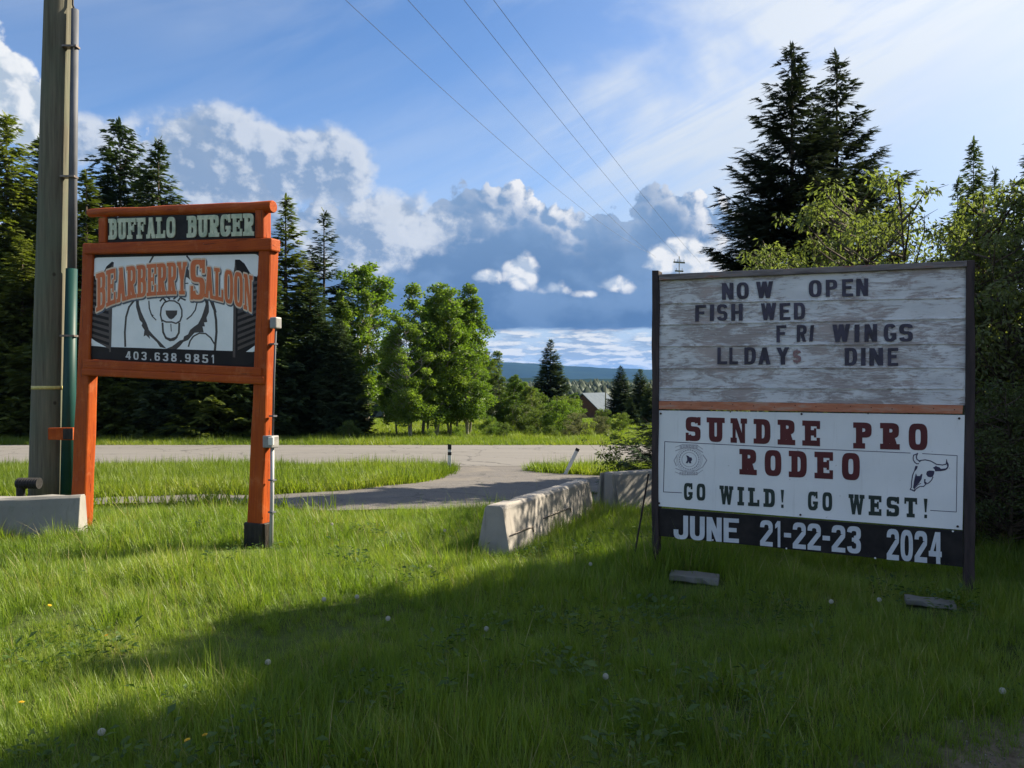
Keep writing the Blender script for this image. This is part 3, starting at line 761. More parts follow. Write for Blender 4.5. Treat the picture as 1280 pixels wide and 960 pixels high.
# header board between two short posts under the top log
beam([(122.5, 272), (131.5, 271), (131.5, 303.5), (122.5, 304)], -.03, .09, 'header_post', M['orange'])
beam([(318.5, 262), (329, 261), (329, 297.5), (318.5, 298)], -.03, .09, 'header_post', M['orange'])
hb = beam([(131.7, 272), (318.3, 264), (318.3, 297.5), (131.7, 303)], .0, .03, 'header_board', M['black_board'], .003)
log_from(PO, (112, 266.5), (341, 258.5), .050, .062, .02, 'top_log', osn, M['orange_h'], seed=8)
mb = ('letter', M['cream_letter'], hb)
word(mb, 'BUFFALO', ((135.8, 273.5, 299.5), (218.8, 270.8, 297)), PO, -.012, -.001, True, .34, .2, .16)
word(mb, 'BURGER', ((233.8, 270, 297), (317.0, 266.5, 294.5)), PO, -.012, -.001, True, .34, .2, .16)
# picture panel
pn = beam([(121, 317), (326, 311), (326, 460.5), (121, 449.5)], .01, .04, 'picture_panel', M['art_black'], .004)
beam([(109, 317.5), (122, 317), (122, 449.5), (109, 449)], .008, .038, 'panel_edge', M['art_black'], .003)
A4 = lambda pts: [(90+x/4, 240+y/4) for x, y in pts]
def art(polys, d, name, mat, parent=pn, th=.0012):
    mb = MB(); union_mesh(polys, lambda x, y: PO(x, y, d), d, d+th, mb); return mb.build(name, mat, parent)
def arc(cx, cy, rx, ry, a0, a1, n=8): return [(cx+rx*math.cos(R(a0+(a1-a0)*i/n)), cy+ry*math.sin(R(a0+(a1-a0)*i/n))) for i in range(n+1)]
white = [(88, 430)] + arc(128, 352, 24, 24, 180, 270, 5) + arc(912, 338, 26, 28, 270, 360, 5) + [(938, 415), (925, 418), (925, 798), (800, 798), (195, 775), (190, 775), (92, 770), (92, 730)]
art([A4(white)], .0065, 'picture_ground', M['art_white'])
door_l = [(88, 430), (158, 402), (172, 372), (200, 348), (209, 352), (204, 395), (196, 560), (192, 798), (176, 798), (92, 735)]
door_r = [(815, 338), (838, 338), (862, 358), (890, 405), (905, 420), (938, 425), (936, 762), (822, 828), (802, 826), (808, 560), (812, 400)]
dl = art([A4(door_l)], .0052, 'saloon_door_picture', M['art_black']); dr = art([A4(door_r)], .0052, 'saloon_door_picture', M['art_black'])
sl = []
for i in range(11):
    y = 440+i*29; sl.append(A4([(94, y+6), (186, y+16+i*2.2), (186, y+32+i*2.2), (94, y+20)]))
art(sl, .0040, 'slats', M['art_door'], dl)
sl = []
for i in range(11):
    y = 440+i*29; sl.append(A4([(828, y+30+i*1.5), (930, y+2), (930, y+16), (828, y+46+i*1.5)]))
art(sl, .0040, 'slats', M['art_door'], dr)
art([A4([(180, 400), (206, 356), (194, 800), (186, 800)])], .0032, 'door_edge', M['art_door'], dl); art([A4([(808, 400), (818, 342), (824, 400), (816, 828), (804, 826)])], .0032, 'door_edge', M['art_door'], dr)
# lower black band with clipped corners and the phone number
art([A4([(88, 768), (190, 776), (192, 775), (925, 799), (925, 832), (890, 868), (130, 835), (104, 832), (82, 800), (80, 760)])], .0042, 'lower_band', M['art_black'])
art([A4([(92, 728), (120, 748), (172, 776), (110, 768), (96, 756)])], .0030, 'door_foot_glint', M['art_white'])
art([A4([(870, 799), (922, 762), (920, 785), (905, 800)])], .0030, 'door_foot_glint', M['art_white'])
mb = ('letter', M['art_grey'], pn); word(mb, '403.638.9851', ((157, 438.9, 449.1), (268.5, 443.6, 454.2)), PO, .0025, .004, False, .30, .15, .55)
# the bear
L_ = []
def st(pts, w): L_.extend(stroke(A4(pts), w/4*1.0))
st([(312, 540), (285, 575), (270, 625), (264, 700), (266, 772)], 9)
st([(690, 536), (712, 590), (720, 640), (722, 700), (714, 792)], 11)
st([(700, 545), (716, 600)], 13)
st([(405, 322), (388, 352)], 8); st([(574, 320), (602, 358)], 8)
L_ += [A4(q) for q in ([(555, 385), (572, 372), (604, 425), (612, 458), (578, 428), (552, 420)], [(640, 380), (668, 392), (660, 408), (645, 402)], [(380, 392), (408, 388), (404, 408), (392, 418)])]
fur_l = [(320, 528), (334, 528), (334, 560), (345, 598), (360, 632), (372, 655), (384, 690), (408, 718), (440, 750), (472, 783), (440, 775), (425, 752), (400, 728), (385, 716), (390, 735), (370, 716), (358, 722), (362, 690), (348, 668), (352, 655), (338, 640), (330, 610), (320, 575)]
fur_r = [(662, 530), (680, 534), (684, 570), (684, 600), (672, 628), (676, 650), (660, 652), (664, 672), (652, 672), (658, 702), (632, 702), (612, 704), (596, 722), (580, 740), (556, 750), (540, 770), (520, 788), (470, 784), (500, 772), (540, 742), (556, 738), (560, 722), (580, 712), (590, 690), (612, 672), (630, 660), (648, 625), (660, 590), (668, 560)]
L_ += [A4(fur_l), A4(fur_r)]
st([(384, 545), (386, 580), (396, 612), (405, 618)], 6); st([(398, 618), (420, 640)], 5)
st([(625, 552), (616, 590), (596, 618), (574, 636)], 6)
st([(450, 648), (442, 615), (446, 578), (462, 552), (486, 543), (512, 545), (536, 560), (549, 590), (549, 620), (540, 645), (520, 657), (498, 650), (470, 650), (450, 640)], 7)
L_ += [A4([(468, 592), (526, 592), (524, 612), (508, 630), (496, 637), (484, 632), (470, 612)])]
st([(452, 655), (455, 700), (468, 728), (492, 742), (518, 732), (534, 704), (536, 655)], 9)
L_ += [A4([(458, 706), (474, 726), (494, 732), (516, 724), (530, 706), (528, 728), (510, 744), (488, 746), (466, 734)])]
st([(494, 660), (496, 696)], 4)
for a_, b_ in (((440, 545), (455, 528)), ((455, 530), (470, 548)), ((470, 520), (488, 535)), ((508, 535), (525, 520)), ((530, 545), (545, 522)), ((540, 528), (566, 540)), ((436, 522), (460, 520)), ((536, 518), (556, 516))): st([a_, b_], 8)
st([(560, 400), (548, 440), (556, 458), (580, 456)], 5)
st([(582, 772), (590, 745), (606, 722), (636, 706), (668, 708), (694, 730), (712, 760)], 7)
art(L_, .0050, 'bear_picture', M['art_line'])
# arched name
def arch_word(text, xs, tops, bots, d, name, mat, fat, off=(0, 0), scale_first=None):
    W = {'S': 1., 'W': 1.2}; ws = [W.get(c, 1.) for c in text]; gap = .13; tot = sum(ws)+gap*(len(text)-1); x = 0.; x0p, x1p = xs[0], xs[-1]
    for c, wd in zip(text, ws):
        a, b = x/tot, (x+wd)/tot; x += wd+gap
        def mp(u, v, a=a, b=b):
            X_ = x0p+(x1p-x0p)*(a+(b-a)*u)
            tp, bt = np.interp(X_, xs, tops), np.interp(X_, xs, bots); Y_ = bt+(tp-bt)*v
            return PO(90+(X_+off[0])/4, 240+(Y_+off[1])/4, d)
        g = glyph(c, True, .34, .12)
        if fat: # a wider, slightly bigger copy behind: the outline
            g2 = []
            for q in g:
                for ddx, ddy in ((fat, 0), (-fat, 0), (0, fat*.5), (0, -fat*.5), (fat*.7, fat*.35), (-fat*.7, fat*.35), (fat*.7, -fat*.35), (-fat*.7, -fat*.35)):
                    g2.append([(u+ddx, v+ddy) for u, v in q])
            g = g2
        mb = MB(); union_mesh(g, mp, d, d+.001, mb); mb.build(name, mat, pn)
bear = ('BEARBERRY', (122, 200, 300, 400, 500, 572), (410, 384, 370, 360, 352, 350), (600, 562, 532, 518, 512, 512))
big_s = ('S', (592, 664), (338, 338), (538, 538))
aloon = ('ALOON', (664, 740, 800, 850, 902), (372, 382, 394, 404, 420), (526, 545, 562, 580, 604))
for i, (t_, xs_, tp_, bt_) in enumerate((bear, big_s, aloon)):
    arch_word(t_, xs_, tp_, bt_, .0024, 'letter_shadow', M['letter_shadow_blue'], .10, (4, 7))
    arch_word(t_, xs_, tp_, bt_, .0010, 'letter_outline', M['letter_cream'], .09)
    arch_word(t_, xs_, tp_, bt_, -.0004, 'letter', M['letter_orange'], 0)
# sockets and conduit on the right post
cn = empty('electrical_conduit', (0, 0, 0)); cn.location = osn.location; cn.rotation_euler = osn.rotation_euler
tagp(cn, 'thin grey electrical conduit with two boxes running up the right orange post', 'conduit')
pts = [(*PO(338.5, 700, .03), ), (*PO(339.5, 560, .03),)]
f3 = lambda px, py, d: (PO(px, py, d)[0], d, PO(px, py, d)[1])
MB().tube([f3(338.5, 690, .03), f3(340, 620, .03), f3(340.3, 556, .03)], .021, 10).build('lower_pipe', M['pipe_light'], cn, smooth=True)
MB().tube([f3(340.8, 546, .03), f3(342.5, 470, .03), f3(344.8, 410, .03)], .0105, 8).build('upper_pipe', M['metal_grey'], cn, smooth=True)
a = PO(334, 559, .03); b = PO(345.5, 544.5, .03)
MB().box(a[0], b[0], -.04, .07, a[1], b[1]).build('outlet_box', M['box_grey'], cn, bevel=.01)
a = PO(340.5, 556, .0); b = PO(346.5, 546, .0)
MB().box(a[0], b[0], -.065, -.042, a[1], b[1]).build('outlet_cover', M['box_white'], cn, bevel=.006)
a = PO(341, 411, .03); b = PO(349, 396.5, .03)
MB().box(a[0], b[0], -.02, .07, a[1], b[1]).build('junction_box', M['box_grey'], cn, bevel=.012)
for k_ in (430, 520, 600, 640):
    c_ = f3(341.5+(600-k_)*.01, k_, .03); MB().box(c_[0]-.04, c_[0]+.022, .0, .055, c_[2]-.008, c_[2]+.008).build('pipe_clip', M['metal_grey'], cn)

# ================================================================== utility pole with its guard pipe
def gzv(x, y): return Vector((x, y, gzf(x, y)))
PY = 10.0
up_ = empty('utility_pole', (seen(58, 600, PY).x, PY, gzf(-6, PY))); tagp(up_, 'thick weathered wooden utility pole at the left, behind the low concrete barrier', 'pole')
lb = lambda px, py, Y: tuple(seen(px, py, Y)-up_.location)
b0 = Vector((0, 0, -.5)); t0 = Vector(lb(73.5, 0, PY)); axis = (t0-Vector(lb(58, 600, PY)))
top_ = Vector(lb(58, 600, PY))+axis*1.35; bot = Vector(lb(58, 600, PY))-axis*.10
rg = random.Random(2); pts = [bot.lerp(top_, i/14) for i in range(15)]
MB().tube(pts, [.205-.050*i/14 for i in range(15)], 28, True, .025, rg).build('pole_shaft', M['pole'], up_, smooth=True)
c_ = Vector(lb(61.2, 484.5, PY)); MB().tube([c_-Vector((0, 0, .022)), c_+Vector((0, 0, .022))], .2, 28).build('metal_band', M['yellow_band'], up_, smooth=True)
gp = empty('pipe_riser', (seen(85, 600, 9.85).x, 9.85, gzf(-5.7, 9.85))); tagp(gp, 'teal green cable guard with a grey conduit above it, strapped up the wooden pole', 'pipe')
lg = lambda px, py, Y: tuple(seen(px, py, Y)-gp.location)
MB().tube([lg(84, 640, 9.93), lg(89.5, 336, 9.93)], [.088, .068], 16).build('cable_guard', M['green_pipe'], gp, smooth=True)
MB().tube([lg(89.8, 345, 9.93), lg(93.8, 12, 9.93)], [.055, .045], 14).build('conduit', M['metal_grey'], gp, smooth=True)
MB().tube([lg(93.8, 14, 9.93), lg(91, 6, 9.95), lg(90.5, -60, 9.96)], .012, 6).build('cable', M['rubber'], gp, smooth=True)
for (px, py) in ((90.6, 222), (93, 60), (90.5, 420)):
    c_ = Vector(lg(px, py, 9.93)); MB().box(c_.x-.12, c_.x+.065, -.0, .10, c_.z-.012, c_.z+.012).build('strap', M['steel'], gp)
br = empty('orange_brace', tuple(seen(76, 542, 9.5))); tagp(br, 'short orange board bolted between the wooden pole and the left orange post', 'brace')
MB().prism([(-.15, -.075), (.16, -.08), (.16, .075), (-.15, .07)], -.02, .03).build('board', M['orange'], br, bevel=.006)
MB().box(.045, .165, -.035, -.022, -.07, .06).build('plate', M['black_wrap'], br, bevel=.003)

# ================================================================== marquee sign on the right
PB = Plane((1.26, 6.8, gzf(1.26, 6.8)), (3.44, 5.8, 0))
ms_ = empty('marquee_sign', tuple(PB.o), PB.rz); tagp(ms_, 'large weathered marquee sign of changeable black letters above a white rodeo banner', 'sign')
bb = lambda pts, d0, d1, name, mat, bev=.0, par=None: beam(pts, d0, d1, name, mat, bev, par or ms_, PB)
sq_post(PB, (814.5, 716), (822.5, 716), (815, 338), (824, 338), -.02, .10, 'post', ms_, M['dark_post'], .004, 5)
sq_post(PB, (1205.5, 760), (1219, 760), (1208, 325), (1218.5, 325), -.02, .10, 'post', ms_, M['dark_post'], .004, 6)
bp = bb([(824.2, 349), (1207.6, 333), (1206.6, 506.5), (823.5, 501)], .0, .022, 'letter_board', M['peel'], .002)
bb([(823.5, 342.8), (1209, 325.6), (1209, 333.2), (823.5, 350.5)], -.035, .05, 'top_trim', M['trim_grey'], .006)
ot = bb([(823.5, 501.3), (1204, 506.8), (1203, 517.6), (823.5, 511.4)], -.016, .022, 'lower_trim', M['trim_orange'], .003)
# letter rails: thin ledges across the board
for (yl, yr) in ((378.5, 371), (405, 397), (432, 428.5), (459.5, 458.5), (484, 485)):
    bb([(824.6, yl), (1206, yr), (1206, yr+1.3), (824.6, yl+1.2)], -.010, -.0005, 'letter_rail', M['peel'], 0)
mbx = lambda: MB()
rows = [
 ('N', 902.5, 916.9, 354, 374.6), ('O', 920.9, 936, 353.2, 373.8), ('W', 945, 966.3, 352.2, 372.8), ('O', 1011, 1027.2, 350.4, 371.6), ('P', 1032.4, 1047, 349.8, 371), ('E', 1052.6, 1066.5, 349.2, 370.7), ('N', 1070, 1085, 348.4, 370.2),
 ('F', 868.9, 882.3, 381.5, 402), ('I', 887.2, 892.4, 380.8, 401.2), ('S', 896.4, 909.2, 380.4, 401), ('H', 914, 928.3, 380, 401), ('W', 951.2, 970.3, 379.2, 400.2), ('E', 974.7, 988, 379, 400), ('D', 992.5, 1006.6, 378.6, 399.6),
 ('F', 970.6, 983, 406.8, 428), ('R', 995.8, 1008.3, 406.4, 427.4), ('I', 1011.5, 1015.8, 406.4, 427), ('W', 1040.3, 1062.5, 405.7, 427.6), ('I', 1068, 1074.2, 405.6, 427.5), ('N', 1080.5, 1096.3, 405.4, 427.3), ('G', 1104.7, 1120.6, 405, 427.3), ('S', 1124.1, 1141.2, 405, 427.3),
 ('L', 896.7, 908.8, 434.3, 455.4), ('L', 911.6, 922.4, 434.3, 455.4), ('D', 930.3, 944.6, 434.3, 455.6), ('A', 947.8, 963, 434.5, 455.8), ('Y', 970.6, 986.8, 434.6, 455.9), ('$', 991, 1001.2, 438, 453.5), ('D', 1056, 1071.4, 435, 457), ('I', 1076.2, 1082, 435, 457), ('N', 1086.8, 1104, 435.2, 457.3), ('E', 1109.7, 1122.8, 435.2, 457.5)]
rg = random.Random(4)
for c_, xa, xb, ta, ba in rows:
    mb = MB(); sk = rg.uniform(-.6, .6) if not (c_ == 'I' and xa == 1011.5) else 3.
    tt = 1. if c_ == 'I' else (.30 if c_ == 'W' else .34)
    A_, B_, C_, D_ = PB(xa, ba, -.008), PB(xb, ba-(xb-xa)*.02, -.008), PB(xb+sk*.6, ta-(xb-xa)*.035, -.008), PB(xa+sk*.6, ta, -.008)
    def mp(u, v):
        x_ = A_[0]+(B_[0]-A_[0])*u; z_ = A_[1]+(B_[1]-A_[1])*u; x2 = D_[0]+(C_[0]-D_[0])*u; z2 = D_[1]+(C_[1]-D_[1])*u
        return (x_+(x2-x_)*v, z_+(z2-z_)*v)
    union_mesh(glyph(c_, False, tt, .17 if c_ != 'A' else .15), mp, -.008, -.004, mb)
    mb.build('letter', M['sign_letter_faded'] if c_ == '$' else M['sign_letter'], bp)
# rodeo banner
rb = bb([(822.6, 513), (1206, 518.8), (1203, 662.5), (821.5, 632.5)], -.006, .0, 'rodeo_banner', M['rodeo_white'])
def word2(text, xa, ta, ba, xb, tb, bb_, mat, name='lettering', slab=True, t=.30, s=.2, gap=.28, par=rb, d=-.0085):
    word(('letter', mat, par), text, ((xa, ta, ba), (xb, tb, bb_)), PB, d, d+.002, slab, t, s, gap)
rr_ = M['rodeo_red']; gg = M['rodeo_green']
word2('SUNDRE', 857.1, 520.8, 551, 1025, 526.2, 557.8, rr_, gap=.50, t=.36, s=.22)
word2('PRO', 1067.7, 527.9, 560.5, 1159.4, 529.6, 563.2, rr_, gap=.50, t=.36, s=.22)
word2('RODEO', 925.3, 561.1, 593, 1074.8, 566.5, 600.8, rr_, gap=.50, t=.36, s=.22)
word2('GO', 854.8, 603.5, 625, 881.6, 604.8, 626, gg, gap=.5, t=.34)
word2('WILD!', 899.8, 606.8, 630.3, 981.4, 612.5, 635, gg, gap=.42, t=.34)
word2('GO', 1009.9, 614.2, 637.7, 1040.2, 615.6, 639, gg, gap=.5, t=.34)
word2('WEST!', 1061.3, 617.6, 642.8, 1161.1, 623.6, 647.8, gg, gap=.42, t=.34)
def art2(polys, d, name, mat, parent=rb, th=.0012):
    mb = MB(); union_mesh(polys, lambda x, y: PB(x, y, d), d, d+th, mb); return mb.build(name, mat, parent)
fr = stroke([(852, 616), (829.3, 614.9), (830.9, 552), (1001, 560.5), (1138, 566.3)], .8) + stroke([(1153, 567), (1196.4, 569.5), (1195.4, 640), (1163, 638)], .8)
art2(fr, -.0072, 'border_line', M['rodeo_line'])
# longhorn skull drawn in lines
Z3 = lambda pts: [(1120+x/9.6, 550+y/9.6) for x, y in pts]
K = []
def s3(pts, w): K.extend(stroke(Z3(pts), w/9.6))
s3([(262, 160), (238, 172), (212, 182), (206, 210), (208, 240), (226, 270), (250, 286), (272, 284)], 12)
s3([(256, 168), (244, 200), (250, 230), (276, 250), (300, 246)], 13)
s3([(280, 262), (300, 244), (350, 238), (410, 250), (450, 270), (485, 292), (560, 300), (600, 290), (610, 262), (606, 236)], 12)
K += [Z3([(604, 232), (616, 262), (632, 290), (632, 318), (616, 348), (590, 364), (540, 374), (470, 376), (462, 350), (440, 332), (470, 318), (480, 306), (490, 320), (520, 326), (540, 346), (600, 340), (616, 318), (610, 296), (598, 270)])]
K += [Z3([(370, 378), (400, 366), (440, 368), (462, 374), (456, 410), (440, 440), (410, 448), (380, 440), (362, 410)])]
K += [Z3([(232, 310), (262, 312), (252, 345), (232, 370), (216, 372)]), Z3([(240, 400), (252, 432), (286, 432), (302, 408), (318, 410), (306, 470), (276, 520), (246, 548), (222, 578), (204, 580), (214, 500), (228, 440)])]
s3([(222, 368), (200, 420), (188, 500), (184, 570), (170, 592), (206, 608), (232, 604)], 11)
s3([(222, 600), (262, 572), (290, 556), (330, 558), (356, 532), (396, 512), (428, 480), (444, 444)], 11)
K += [Z3([(338, 468), (356, 470), (352, 500), (372, 512), (350, 532), (336, 516)])]
s3([(216, 590), (262, 540), (300, 520)], 7); s3([(190, 596), (222, 616)], 12)
art2(K, -.0074, 'skull_emblem', M['rodeo_line'])
# faded round badge with a small rider and scrolls of lettering
cx, cy = 861.5, 574.5; Bq = []
for r_, w_ in ((9.2, .7), (14.6, .5), (16.2, .4)):
    Bq += stroke([(cx+r_*math.cos(a), cy+r_*math.sin(a)*.98) for a in np.linspace(0, 2*math.pi, 30)], w_)
rg = random.Random(12)
for k_ in range(26):
    a = 2*math.pi*k_/26; r_ = 12.2; x_, y_ = cx+r_*math.cos(a), cy+r_*math.sin(a); Bq += stroke([(x_-.7*math.sin(a), y_+.7*math.cos(a)), (x_+.7*math.sin(a), y_-.7*math.cos(a))], 1.6)
for sy in (-1, 1):
    Bq += stroke([(cx-17, cy+sy*11), (cx-8, cy+sy*14.5), (cx+9, cy+sy*14), (cx+17, cy+sy*9)], 1.0); Bq += stroke([(cx-17.5, cy+sy*15.5), (cx-8, cy+sy*19), (cx+9, cy+sy*18.5), (cx+17, cy+sy*13)], .7)
Bq += stroke([(cx+17, cy-6), (cx+22, cy+1), (cx+17, cy+9)], 1.2)+stroke([(cx-15, cy-6), (cx-19, cy+1), (cx-16, cy+8)], 1.0)
art2(Bq, -.0074, 'round_badge', M['badge_grey'])
rid = [[(857.5, 569), (860.5, 570), (862, 571.5), (864.5, 572), (865.2, 575), (863.5, 576.5), (864.2, 579.3), (861.5, 579), (860.8, 576.5), (859.5, 579.2), (857.2, 578.8), (859, 575), (858.8, 572)]]
art2(rid, -.0088, 'badge_rider', M['rodeo_line'])
mb = MB()
for t_, x0_, x1_, y_ in (('SUNDRE', cx-12, cx+11, cy-16.5), ('PRO RODEO', cx-12, cx+12, cy+17.5)):
    ws_ = [t_] if ' ' not in t_ else t_.split(); xx = x0_
    for w_ in ws_:
        wl = (x1_-x0_)*len(w_)/len(t_); word(mb, w_, ((xx, y_-2, y_+2), (xx+wl, y_-2, y_+2)), PB, -.0088, -.0078, False, .3, .2, .3); xx += wl*1.15
mb.build('badge_lettering', M['badge_grey'], rb)
# dark board with the dates
db = bb([(820, 635), (1204, 664.5), (1204, 709), (820, 669.5)], -.002, .02, 'date_board', M['black_board'], .003)
for t_, q in (('JUNE', (842, 643.8, 673.4, 923.6, 648.5, 678.8)), ('21-22-23', (950.1, 649.8, 682, 1076.1, 658.5, 692.5)), ('2024', (1108.4, 660.6, 699.4, 1176.9, 665.6, 705.2))):
    word2(t_, q[0], q[1], q[2], q[3], q[4], q[5], M['pale_letter'], 'lettering', False, .33, .17, .13, db, -.005)
for px, py in ((826, 517), (1002, 517.5), (1199, 523), (824, 629), (1000.5, 643.5), (1197, 658), (913, 515), (1085, 517)):
    q = PB(px, py, -.006); MB().tube([(q[0], -.012, q[1]), (q[0], -.006, q[1])], .009 if px not in (913, 1085) else .005, 8).build('screw', M['screw'], rb)
for px, py in ((891, 675), (983, 685.5), (1094, 697.5), (1191, 664)):
    q = PB(px, py, -.002); MB().tube([(q[0], -.008, q[1]), (q[0], -.002, q[1])], .007, 8).build('screw', M['white_post'], db)
for i in range(15):
    px = 838+i*25+((i*37) % 9); py = 506+(px-823)*.0145; q = PB(px, py-1.6+(i % 3)*1.2, -.016); MB().tube([(q[0], -.02, q[1]), (q[0], -.016, q[1])], .0045, 6).build('nail', M['screw'], ot)
MB().box(-.03, -.016, .02, .034, -.1, .85).build('stake', M['dark_post'], tagp(empty('metal_stake', (1.12, 6.95, gzf(1.12, 6.95)), .3), 'thin dark stake leaning beside the left post of the marquee sign', 'stake')).parent.rotation_euler = (R(4), R(9), 0)

# concrete footing slabs lying in the grass under the sign
def slab(px, py, Y, w, d, h, rz, label):
    p_ = seen(px, py, Y); rg = random.Random(int(px)); mb = MB(); n = 7; vs = []
    for k_ in range(n):
        t = k_/(n-1)*2-1
        vs += [(t*w/2, -d/2+rg.uniform(-.012, .012), 0), (t*w/2, d/2+rg.uniform(-.012, .012), 0), (t*w/2, d/2-.01+rg.uniform(-.01, .01), h+rg.uniform(-.006, .006)), (t*w/2, -d/2+.01+rg.uniform(-.01, .01), h+rg.uniform(-.006, .006))]
    fs = [(0, 1, 2, 3), ((n-1)*4+3, (n-1)*4+2, (n-1)*4+1, (n-1)*4)]
    for k_ in range(n-1):
        for q in range(4): fs.append((k_*4+q, (k_+1)*4+q, (k_+1)*4+(q+1) % 4, k_*4+(q+1) % 4))
    mb.add(vs, fs); o = mb.build('concrete_slab', M['concrete_dark'], None, bevel=.008); o.location = (p_.x, Y, gzf(p_.x, Y)+.02); o.rotation_euler = (R(5), R(2), rz)
    tagp(o, label, 'slab', 'slabs under the marquee sign')
slab(868, 700, 6.40, .40, .17, .05, R(-18), 'grey concrete slab lying in the grass by the left foot of the marquee sign')
slab(1162, 743, 5.47, .32, .13, .04, R(-20), 'grey concrete slab lying in the grass by the right foot of the marquee sign')

# ================================================================== concrete barriers
def barrier(p0, p1, h, label, mat, wt=.17, wb=.36, foot=.0, slot=False, recess=False):
    """a precast barrier between two ground points: tapered, chamfered, pitted"""
    a, b = Vector(p0), Vector(p1); L = (b-a).length; root = empty('concrete_barrier', tuple(a), math.atan2(b.y-a.y, b.x-a.x)); tagp(root, label, 'barrier', 'concrete barriers on the grass')
    pitch = math.atan2(b.z-a.z, math.hypot(b.x-a.x, b.y-a.y)); root.rotation_euler = (0, -pitch, root.rotation_euler.z)
    rg = random.Random(int(L*100)); prof = [(-wb/2, -.35), (-wb/2*.97, .06), (-wt/2-.01, h-.03), (-wt/2+.02, h), (wt/2-.02, h), (wt/2+.01, h-.03), (wb/2*.97, .06), (wb/2, -.35)]
    n = 22; vs, fs = [], []
    for i in range(n+1):
        x = L*i/n
        for k_, (y, z) in enumerate(prof):
            j = .004 if 0 < i < n else .0
            chip = rg.uniform(0, .018) if k_ in (2, 3, 4, 5) and rg.random() < .25 else 0
            vs.append((x+(rg.uniform(-.01, .01) if 0 < i < n else 0), y*(1-chip*2)+rg.uniform(-j, j), z-chip+rg.uniform(-j, j)))
    m_ = len(prof)
    for i in range(n):
        for k_ in range(m_-1): fs.append((i*m_+k_, i*m_+k_+1, (i+1)*m_+k_+1, (i+1)*m_+k_))
    fs += [tuple(range(m_))[::-1], tuple(n*m_+k_ for k_ in range(m_))]
    MB().add(vs, fs).build('body', mat, root, bevel=.008)
    return root, L
z_ = lambda x, y: gzf(x, y)
b1, L1 = barrier((-.19, 7.70, z_(-.19, 7.7)), (.97, 10.6, z_(.97, 10.6)), .50, 'long pale concrete barrier in the middle of the grass, sunlit on its right face', M['concrete'], .18, .36)
for (x0, x1, z0) in ((.06, .72, .20), (1.1, 2.1, .24)):      # lifting loops: bent rusty rods lying on the lit face
    y_ = -(.18-.09*(z0/.5))-.012
    MB().tube([(x0, y_-.0, z0), (x0+(x1-x0)*.5, y_-.012, z0+.01), (x1, y_, z0-.005), (x1+.01, y_-.01, z0-.06)], .006, 6).build('lifting_rod', M['steel'], b1, smooth=True)
b2, L2 = barrier((1.42, 11.35, z_(1.42, 11.35)), (3.6, 12.9, z_(3.6, 12.9)), .60, 'concrete barrier with an upright slot in its end, half hidden behind the marquee sign', M['concrete_grey'], .22, .52)
# grooved end: two proud ribs either side of the slot
MB().prism([(-.26, -.2), (-.15, -.2), (-.10, .585), (-.125, .585)], -.06, -.001).build('end_rib', M['concrete_grey'], b2, bevel=.006).rotation_euler = (0, 0, R(-90))
MB().prism([(-.02, -.2), (.26, -.2), (.12, .585), (-.03, .585)], -.06, -.001).build('end_rib', M['concrete_grey'], b2, bevel=.006).rotation_euler = (0, 0, R(-90))
b3, L3 = barrier((-8.6, 8.05, z_(-6, 8.4)-.02), (-4.93, 8.83, z_(-5.0, 8.8)-.0), .48, 'low grey concrete barrier at the left edge in front of the wooden pole', M['concrete_grey'], .16, .34)

# ribbed black drain pipe end behind the left barrier
dp = empty('drain_pipe', (seen(36, 604, 9.6).x, 9.6, seen(36, 604, 9.6).z)); tagp(dp, 'short black ribbed pipe end behind the left barrier at the pole foot', 'pipe')
pts = [(-.14+i*.016, 0, 0) for i in range(18)]
MB().tube(pts, [.062+.009*(i % 2) for i in range(18)], 14).build('ribbed_tube', M['rubber'], dp)
MB().tube([(-.1, 0, -.05), (-.1, 0, -.6)], .05, 12).build('elbow', M['rubber'], dp)

# ================================================================== reflector markers at the driveway
def marker(px, py, Y, h, lean, label, black=True):
    x = seen(px, py, Y).x; r_ = empty('marker_post', (x, Y, gzf(x, Y))); tagp(r_, label, 'post', 'marker posts at the driveway mouth')
    r_.rotation_euler = (0, lean, 0)
    MB().box(-.05, .05, -.012, .012, -.2, h).build('stake', M['white_post'], r_, bevel=.008)
    if black:
        MB().box(-.053, .053, -.016, .016, h-.14, h+.01).build('black_cap', M['rubber'], r_, bevel=.004)
        MB().box(-.053, .053, -.016, .016, h-.30, h-.21).build('black_band', M['rubber'], r_, bevel=.004)
    return r_
marker(562, 588, 21.8, .82, 0, 'upright white marker post with black bands at the left of the driveway')
mk = marker(706, 590, 20.9, .80, R(26), 'leaning white marker post with a black tip at the right of the driveway', False)
MB().box(-.053, .053, -.016, .016, .74, .82).build('black_cap', M['rubber'], mk, bevel=.004)

